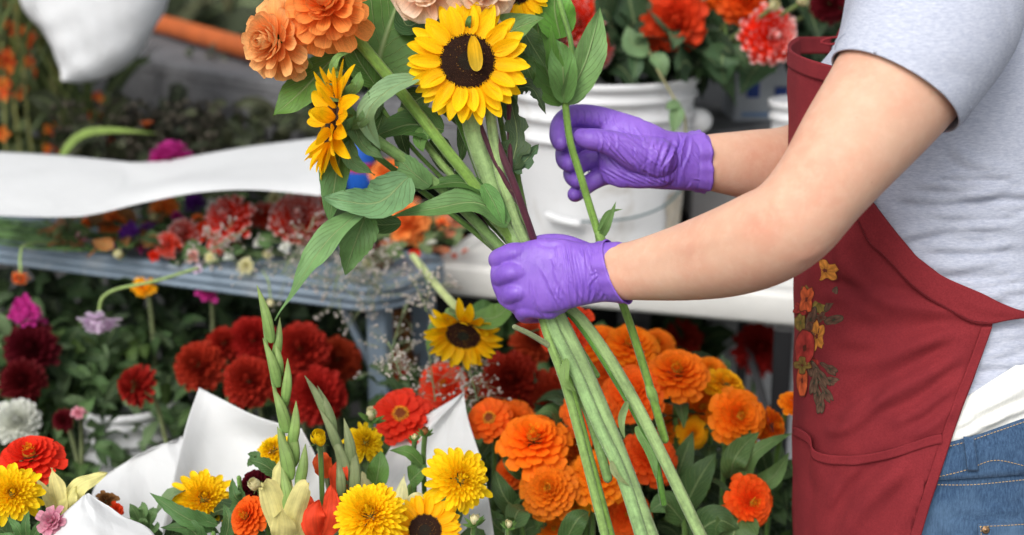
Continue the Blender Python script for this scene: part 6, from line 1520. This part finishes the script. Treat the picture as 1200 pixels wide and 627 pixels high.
# baby's breath
def breath(label, stem, spread, n, d, bl, seed, sz=.0017, cat='flower'):
    """spray: main stem with forking twigs that end in tiny white blooms"""
    R = random.Random(seed); P = pxline(stem, 16); t = thing('babys_breath', label, cat, P[-1], 'sprays of baby\'s breath')
    s = MB(); s.tube(P, .0011, 5, lin((120, 140, 90)), cap=False); b_ = MB()
    for i in range(n):
        q = P[R.randint(0, 12)]; k = R.random()
        e = q + (RT * R.gauss(0, 1) + UP * R.gauss(.1, .8) + FW * R.gauss(0, .6)) * spread * d / F * .55
        mid = (q + e) / 2 + nr.randn(3) * .003
        s.tube([q, mid, e], .00035, 3, lin((140, 150, 110)), cap=False)
        for j in range(3):
            f_ = e + nr.randn(3) * .005 * 1.2
            s.tube([mid, f_], .0003, 3, lin((140, 150, 110)), cap=False)
            r = sz * R.uniform(.6, 1.5)
            for c_ in range(3):
                o = f_ + nr.randn(3) * r * .55
                V = [o + r * A(*v) for v in ((1, 0, 0), (-1, 0, 0), (0, 1, 0), (0, -1, 0), (0, 0, 1), (0, 0, -1))]
                b_.add(V, [(0, 2, 4), (2, 1, 4), (1, 3, 4), (3, 0, 4), (2, 0, 5), (1, 2, 5), (3, 1, 5), (0, 3, 5)], lin((226, 216, 208)) * R.uniform(.8, 1.05))
    s.build('twigs', M['stem'], t); b_.build('blooms', M['petal'], t, kind='stuff')
breath("baby's breath hanging over the rounded table corner", [(445, 345, 2.36), (435, 310, 2.42), (415, 270, 2.5)], 50, 80, 2.38, 0, 31)
breath("baby's breath lying before the white-flecked dahlia", [(330, 322, 2.37), (345, 298, 2.42), (380, 275, 2.5)], 46, 45, 2.4, 0, 32)
breath("baby's breath on the table behind the jagged leaf", [(392, 338, 2.34), (400, 312, 2.38), (420, 285, 2.45)], 46, 42, 2.36, 0, 33)
breath("baby's breath among the small red blooms on the table", [(236, 300, 2.42), (262, 284, 2.46), (290, 268, 2.5)], 30, 25, 2.44, 0, 34)
breath("baby's breath right of the table leg", [(452, 440, 2.25), (462, 400, 2.3), (478, 350, 2.4)], 34, 24, 2.25, 0, 35)
breath("baby's breath just below the hanging sunflower", [(560, 470, 2.02), (552, 440, 2.04), (545, 410, 2.08)], 26, 34, 2.02, 0, 36)
breath("baby's breath between leg and hanging sunflower, over the red zinnia", [(510, 470, 2.05), (505, 430, 2.1), (500, 400, 2.15)], 34, 22, 2.05, 0, 37)
breath("baby's breath above the hanging sunflower's left petals", [(505, 345, 2.2), (500, 330, 2.25), (490, 300, 2.35)], 30, 18, 2.2, 0, 38)
breath("baby's breath draping down beside the rounded corner", [(500, 365, 2.2), (492, 345, 2.25), (480, 320, 2.35)], 20, 12, 2.2, 0, 39)
breath("baby's breath at the flat red zinnia", [(470, 440, 2.0), (462, 420, 2.05), (455, 400, 2.1)], 20, 14, 2.0, 0, 40)

# ================================================================== the bucket of dahlias
G6 = 'dahlias in the white bucket'
for (k, x_, y_, d_, r_, f_, lb, v_) in (
 ('loose:red', 792, 24, 2.58, 44, (-.1, -.1, 1), 'scarlet dahlia with rounded petals at the bucket centre', 0),
 ('dahlia:redwhite', 676, 26, 2.62, 40, (-.5, .1, .9), 'red dahlia with white tips, left in the bucket', 1),
 ('dahlia:redwhite', 902, 42, 2.55, 40, (.3, -.1, 1), 'red and white dahlia nearest the apron bib', 0),
 ('loose:redorange', 872, 2, 2.58, 34, (.1, .1, 1), 'orange-red dahlia cut off by the top edge', 1),
 ('loose:redorange', 840, -6, 2.66, 30, (-.1, .1, 1), 'orange-red dahlia behind, left of the one at the top edge', 2),
 ('ball:burgundy', 972, 4, 2.6, 28, (0, .1, 1), 'dark burgundy dahlia beside the grey sleeve', 0),
 ('bud:cream', 906, 8, 2.5, 10, (0, .1, 1), 'pale green bud over the red and white dahlia', 1),
 ('bud:cream', 940, 2, 2.5, 11, (0, .2, 1), 'yellow-green bud left of the burgundy dahlia', 0),
 ('zinnia:red', 676, 66, 2.66, 20, (-.5, -.3, .9), 'small red bloom low at the left of the bucket', 1),
 ('dahlia:redwhite', 700, 60, 2.60, 26, (.5, -.4, .8), 'small white-tipped dahlia hanging over the bucket rim', 0)):
    flower(k, x_, y_, d_, r_, f_, lb, [(735 if x_ < 830 else 800, 92, 2.74), (720 if x_ < 830 else 770, 150, 2.72)], v_, G6, lin((110, 130, 70)), .0035, leaves=2, leafc=(.045, .095, .035))
foliage('foliage', [(640, 1010, -50, 72, 2.66, 2.95), (650, 830, 20, 84, 2.60, 2.80)], 420, [(44, 70, 46), (62, 92, 60), (34, 54, 36), (90, 118, 84)], .085, up=0, seed=9, wratio=.5)
foliage('foliage', [(560, 1100, -160, 60, 3.0, 3.3)], 420, [(36, 58, 40), (48, 72, 48), (28, 44, 30)], .11, up=0, seed=10, wratio=.5)
tw = thing('leafy_twig', 'brown-green twig with small leaves hanging down the bucket front', 'twig', W(768, 40, 2.56))
m = MB(); m.tube(pxline([(752, 40, 2.58), (770, 80, 2.54), (788, 112, 2.51), (802, 135, 2.50), (803, 168, 2.50)], 24), .0022, 8, lin((140, 136, 92))); m.build('stem', M['stem'], tw)
for P_, h_ in (([(794, 124, 2.50), (792, 140, 2.49), (788, 158, 2.49)], 9), ([(796, 120, 2.50), (786, 124, 2.49), (780, 128, 2.49)], 6), ([(760, 55, 2.56), (742, 52, 2.55), (735, 30, 2.55)], 16), ([(764, 64, 2.55), (775, 74, 2.54), (780, 90, 2.54)], 10)): pxleaf(tw, P_, h_, (0, .3, 1), col=lin((110, 140, 96)))
tw2 = thing('leafy_twig', 'dark big leaf hanging between the bucket and the cartons', 'twig', W(852, 40, 2.6))
m = MB(); m.tube(pxline([(850, 30, 2.62), (852, 60, 2.6), (850, 80, 2.6)], 10), .002, 8, stemM); m.build('stem', M['stem'], tw2)
for P_, h_ in (([(850, 52, 2.6), (846, 75, 2.59), (850, 100, 2.6)], 20), ([(862, 52, 2.6), (872, 70, 2.59), (884, 82, 2.6)], 9), ([(744, 60, 2.56), (745, 80, 2.55), (742, 94, 2.55)], 9), ([(838, 60, 2.6), (830, 70, 2.59), (832, 86, 2.6)], 9)): pxleaf(tw2, P_, h_, (0, .1, 1), col=lin((58, 88, 56)))

# ================================================================== far left: crocosmia, dried sprays under the bench
def crocosmia(label, base, top, seed):
    R = random.Random(seed); t = thing('crocosmia', label, 'plant', W(*base), 'orange-flowered plants at the back left')
    m = MB(); P = pxline([base, ((base[0] + top[0]) / 2 + R.uniform(-8, 8), (base[1] + top[1]) / 2, base[2]), top], 16); m.tube(P, .004, 6, lin((110, 112, 56))); m.build('stem', M['stem'], t)
    for k in range(7):
        q = P[R.randint(2, 13)]; l = MB(); dr = nz(A(R.gauss(0, .35), R.gauss(0, .3), R.uniform(.7, 1.2))); L_ = R.uniform(.15, .4)
        add_leaf(l, [q, q + dr * L_ * .5, q + dr * L_ + A(R.gauss(0, .04), 0, -.02)], R.uniform(.003, .007), -FW + .3 * nr.randn(3), lin(R.choice([(76, 86, 36), (56, 70, 32), (92, 92, 42), (44, 58, 30)])), ns=10, nw=4, prof=(.3, .6)); l.build('leaf', M['leaf'], t)
    for k in range(9):
        q = P[R.randint(3, 15)] + nr.randn(3) * A(.03, .03, .02); f_ = MB()
        for j in range(5): add_petal(f_, .022, .012, .5, j * 1.257, 0, 0, (.6, .4), .3, -.3, lin(R.choice([(206, 78, 36), (190, 60, 30), (214, 110, 44)])), ns=4, nw=2)
        Rm = frame_of(-FW + .6 * nr.randn(3)); f_.V = [v @ Rm.T + q for v in f_.V]; f_.build('flower', M['petal'], t)
lbl = ['orange-flowered stalk at the far left edge', 'orange-flowered stalk just left of the sack', 'orange-flowered stalk partly behind the sack', 'low orange-flowered stalk right below the sack', 'tall orange-flowered stalk cut off by the left edge', 'thin orange-flowered stalk between the edge and the sack', 'orange-flowered stalk leaning right under the sack corner']
for i, (a, b_) in enumerate((((8, 200, 3.4), (2, 20, 3.4)), ((40, 200, 3.5), (24, -20, 3.55)), ((72, 200, 3.6), (60, 90, 3.6)), ((96, 205, 3.55), (108, 140, 3.55)), ((-20, 200, 3.2), (-14, -20, 3.2)), ((26, 200, 3.6), (18, -10, 3.6)), ((70, 210, 3.5), (112, 130, 3.5)))):
    crocosmia(lbl[i], a, b_, 50 + i)
foliage('foliage', [(-80, 130, 60, 230, 3.6, 4.1), (-120, 60, -60, 230, 3.6, 4.0)], 420, [(52, 66, 32), (70, 80, 38), (40, 54, 30), (96, 96, 46)], .13, up=1.2, seed=11, wratio=.2)
# dry grey-brown baby's breath massed under the bench
def drymass(pb, n, seed, cols, r=.0055):
    R = random.Random(seed); m = MB()
    for i in range(n):
        o = W(R.uniform(pb[0], pb[1]), R.uniform(pb[2], pb[3]), R.uniform(pb[4], pb[5])); c = lin(R.choice(cols)) * R.uniform(.6, 1.2); rr = r * R.uniform(.6, 1.8)
        V = [o + rr * A(*v) for v in ((1, 0, 0), (-1, 0, 0), (0, 1, 0), (0, -1, 0), (0, 0, 1), (0, 0, -1))]
        m.add(V, [(0, 2, 4), (2, 1, 4), (1, 3, 4), (3, 0, 4), (2, 0, 5), (1, 2, 5), (3, 1, 5), (0, 3, 5)], c)
        if i % 3 == 0: m.tube([o, o + A(R.gauss(0, .02), R.gauss(0, .02), -.06)], .0006, 3, lin((90, 88, 70)), cap=False)
    m.build('dried_flower_litter', M['petal'], kind='stuff')
drymass((60, 260, 118, 200, 3.3, 3.7), 900, 61, [(96, 90, 78), (84, 78, 68), (70, 70, 58), (112, 104, 92)])
drymass((200, 430, 120, 210, 3.4, 3.8), 500, 62, [(90, 84, 76), (70, 66, 60)])
foliage('foliage', [(60, 420, 130, 240, 3.3, 3.9)], 300, [(48, 52, 36), (36, 40, 28), (60, 60, 44)], .09, up=.2, seed=12)
lv = thing('long_leaf', 'long pale green blade leaf arching over the dried flowers', 'leaf', W(70, 185, 3.1)); pxleaf(lv, [(68, 190, 3.1), (90, 162, 3.1), (125, 153, 3.1), (190, 157, 3.1)], 6, (0, .6, 1), name='blade', col=lin((130, 156, 70)))
sm_ = thing('fallen_bloom', 'small rust-orange bloom on the arching leaf', 'flower', W(172, 150, 3.1)); m = MB()
for j in range(8): add_petal(m, .02, .014, .6, j * .8, 0, 0, (.6, .3), .3, .3, lin((170, 80, 40)))
m.V = [v + W(172, 150, 3.1) for v in m.V]; m.build('petals', M['petal'], sm_)
# leaf mass added far behind everything as a dark backdrop
foliage('foliage', [(-400, 1500, -420, 60, 7, 9)], 1600, [(60, 66, 50), (44, 50, 38), (80, 80, 60), (96, 90, 66)], .5, up=.2, seed=14, wratio=.6)
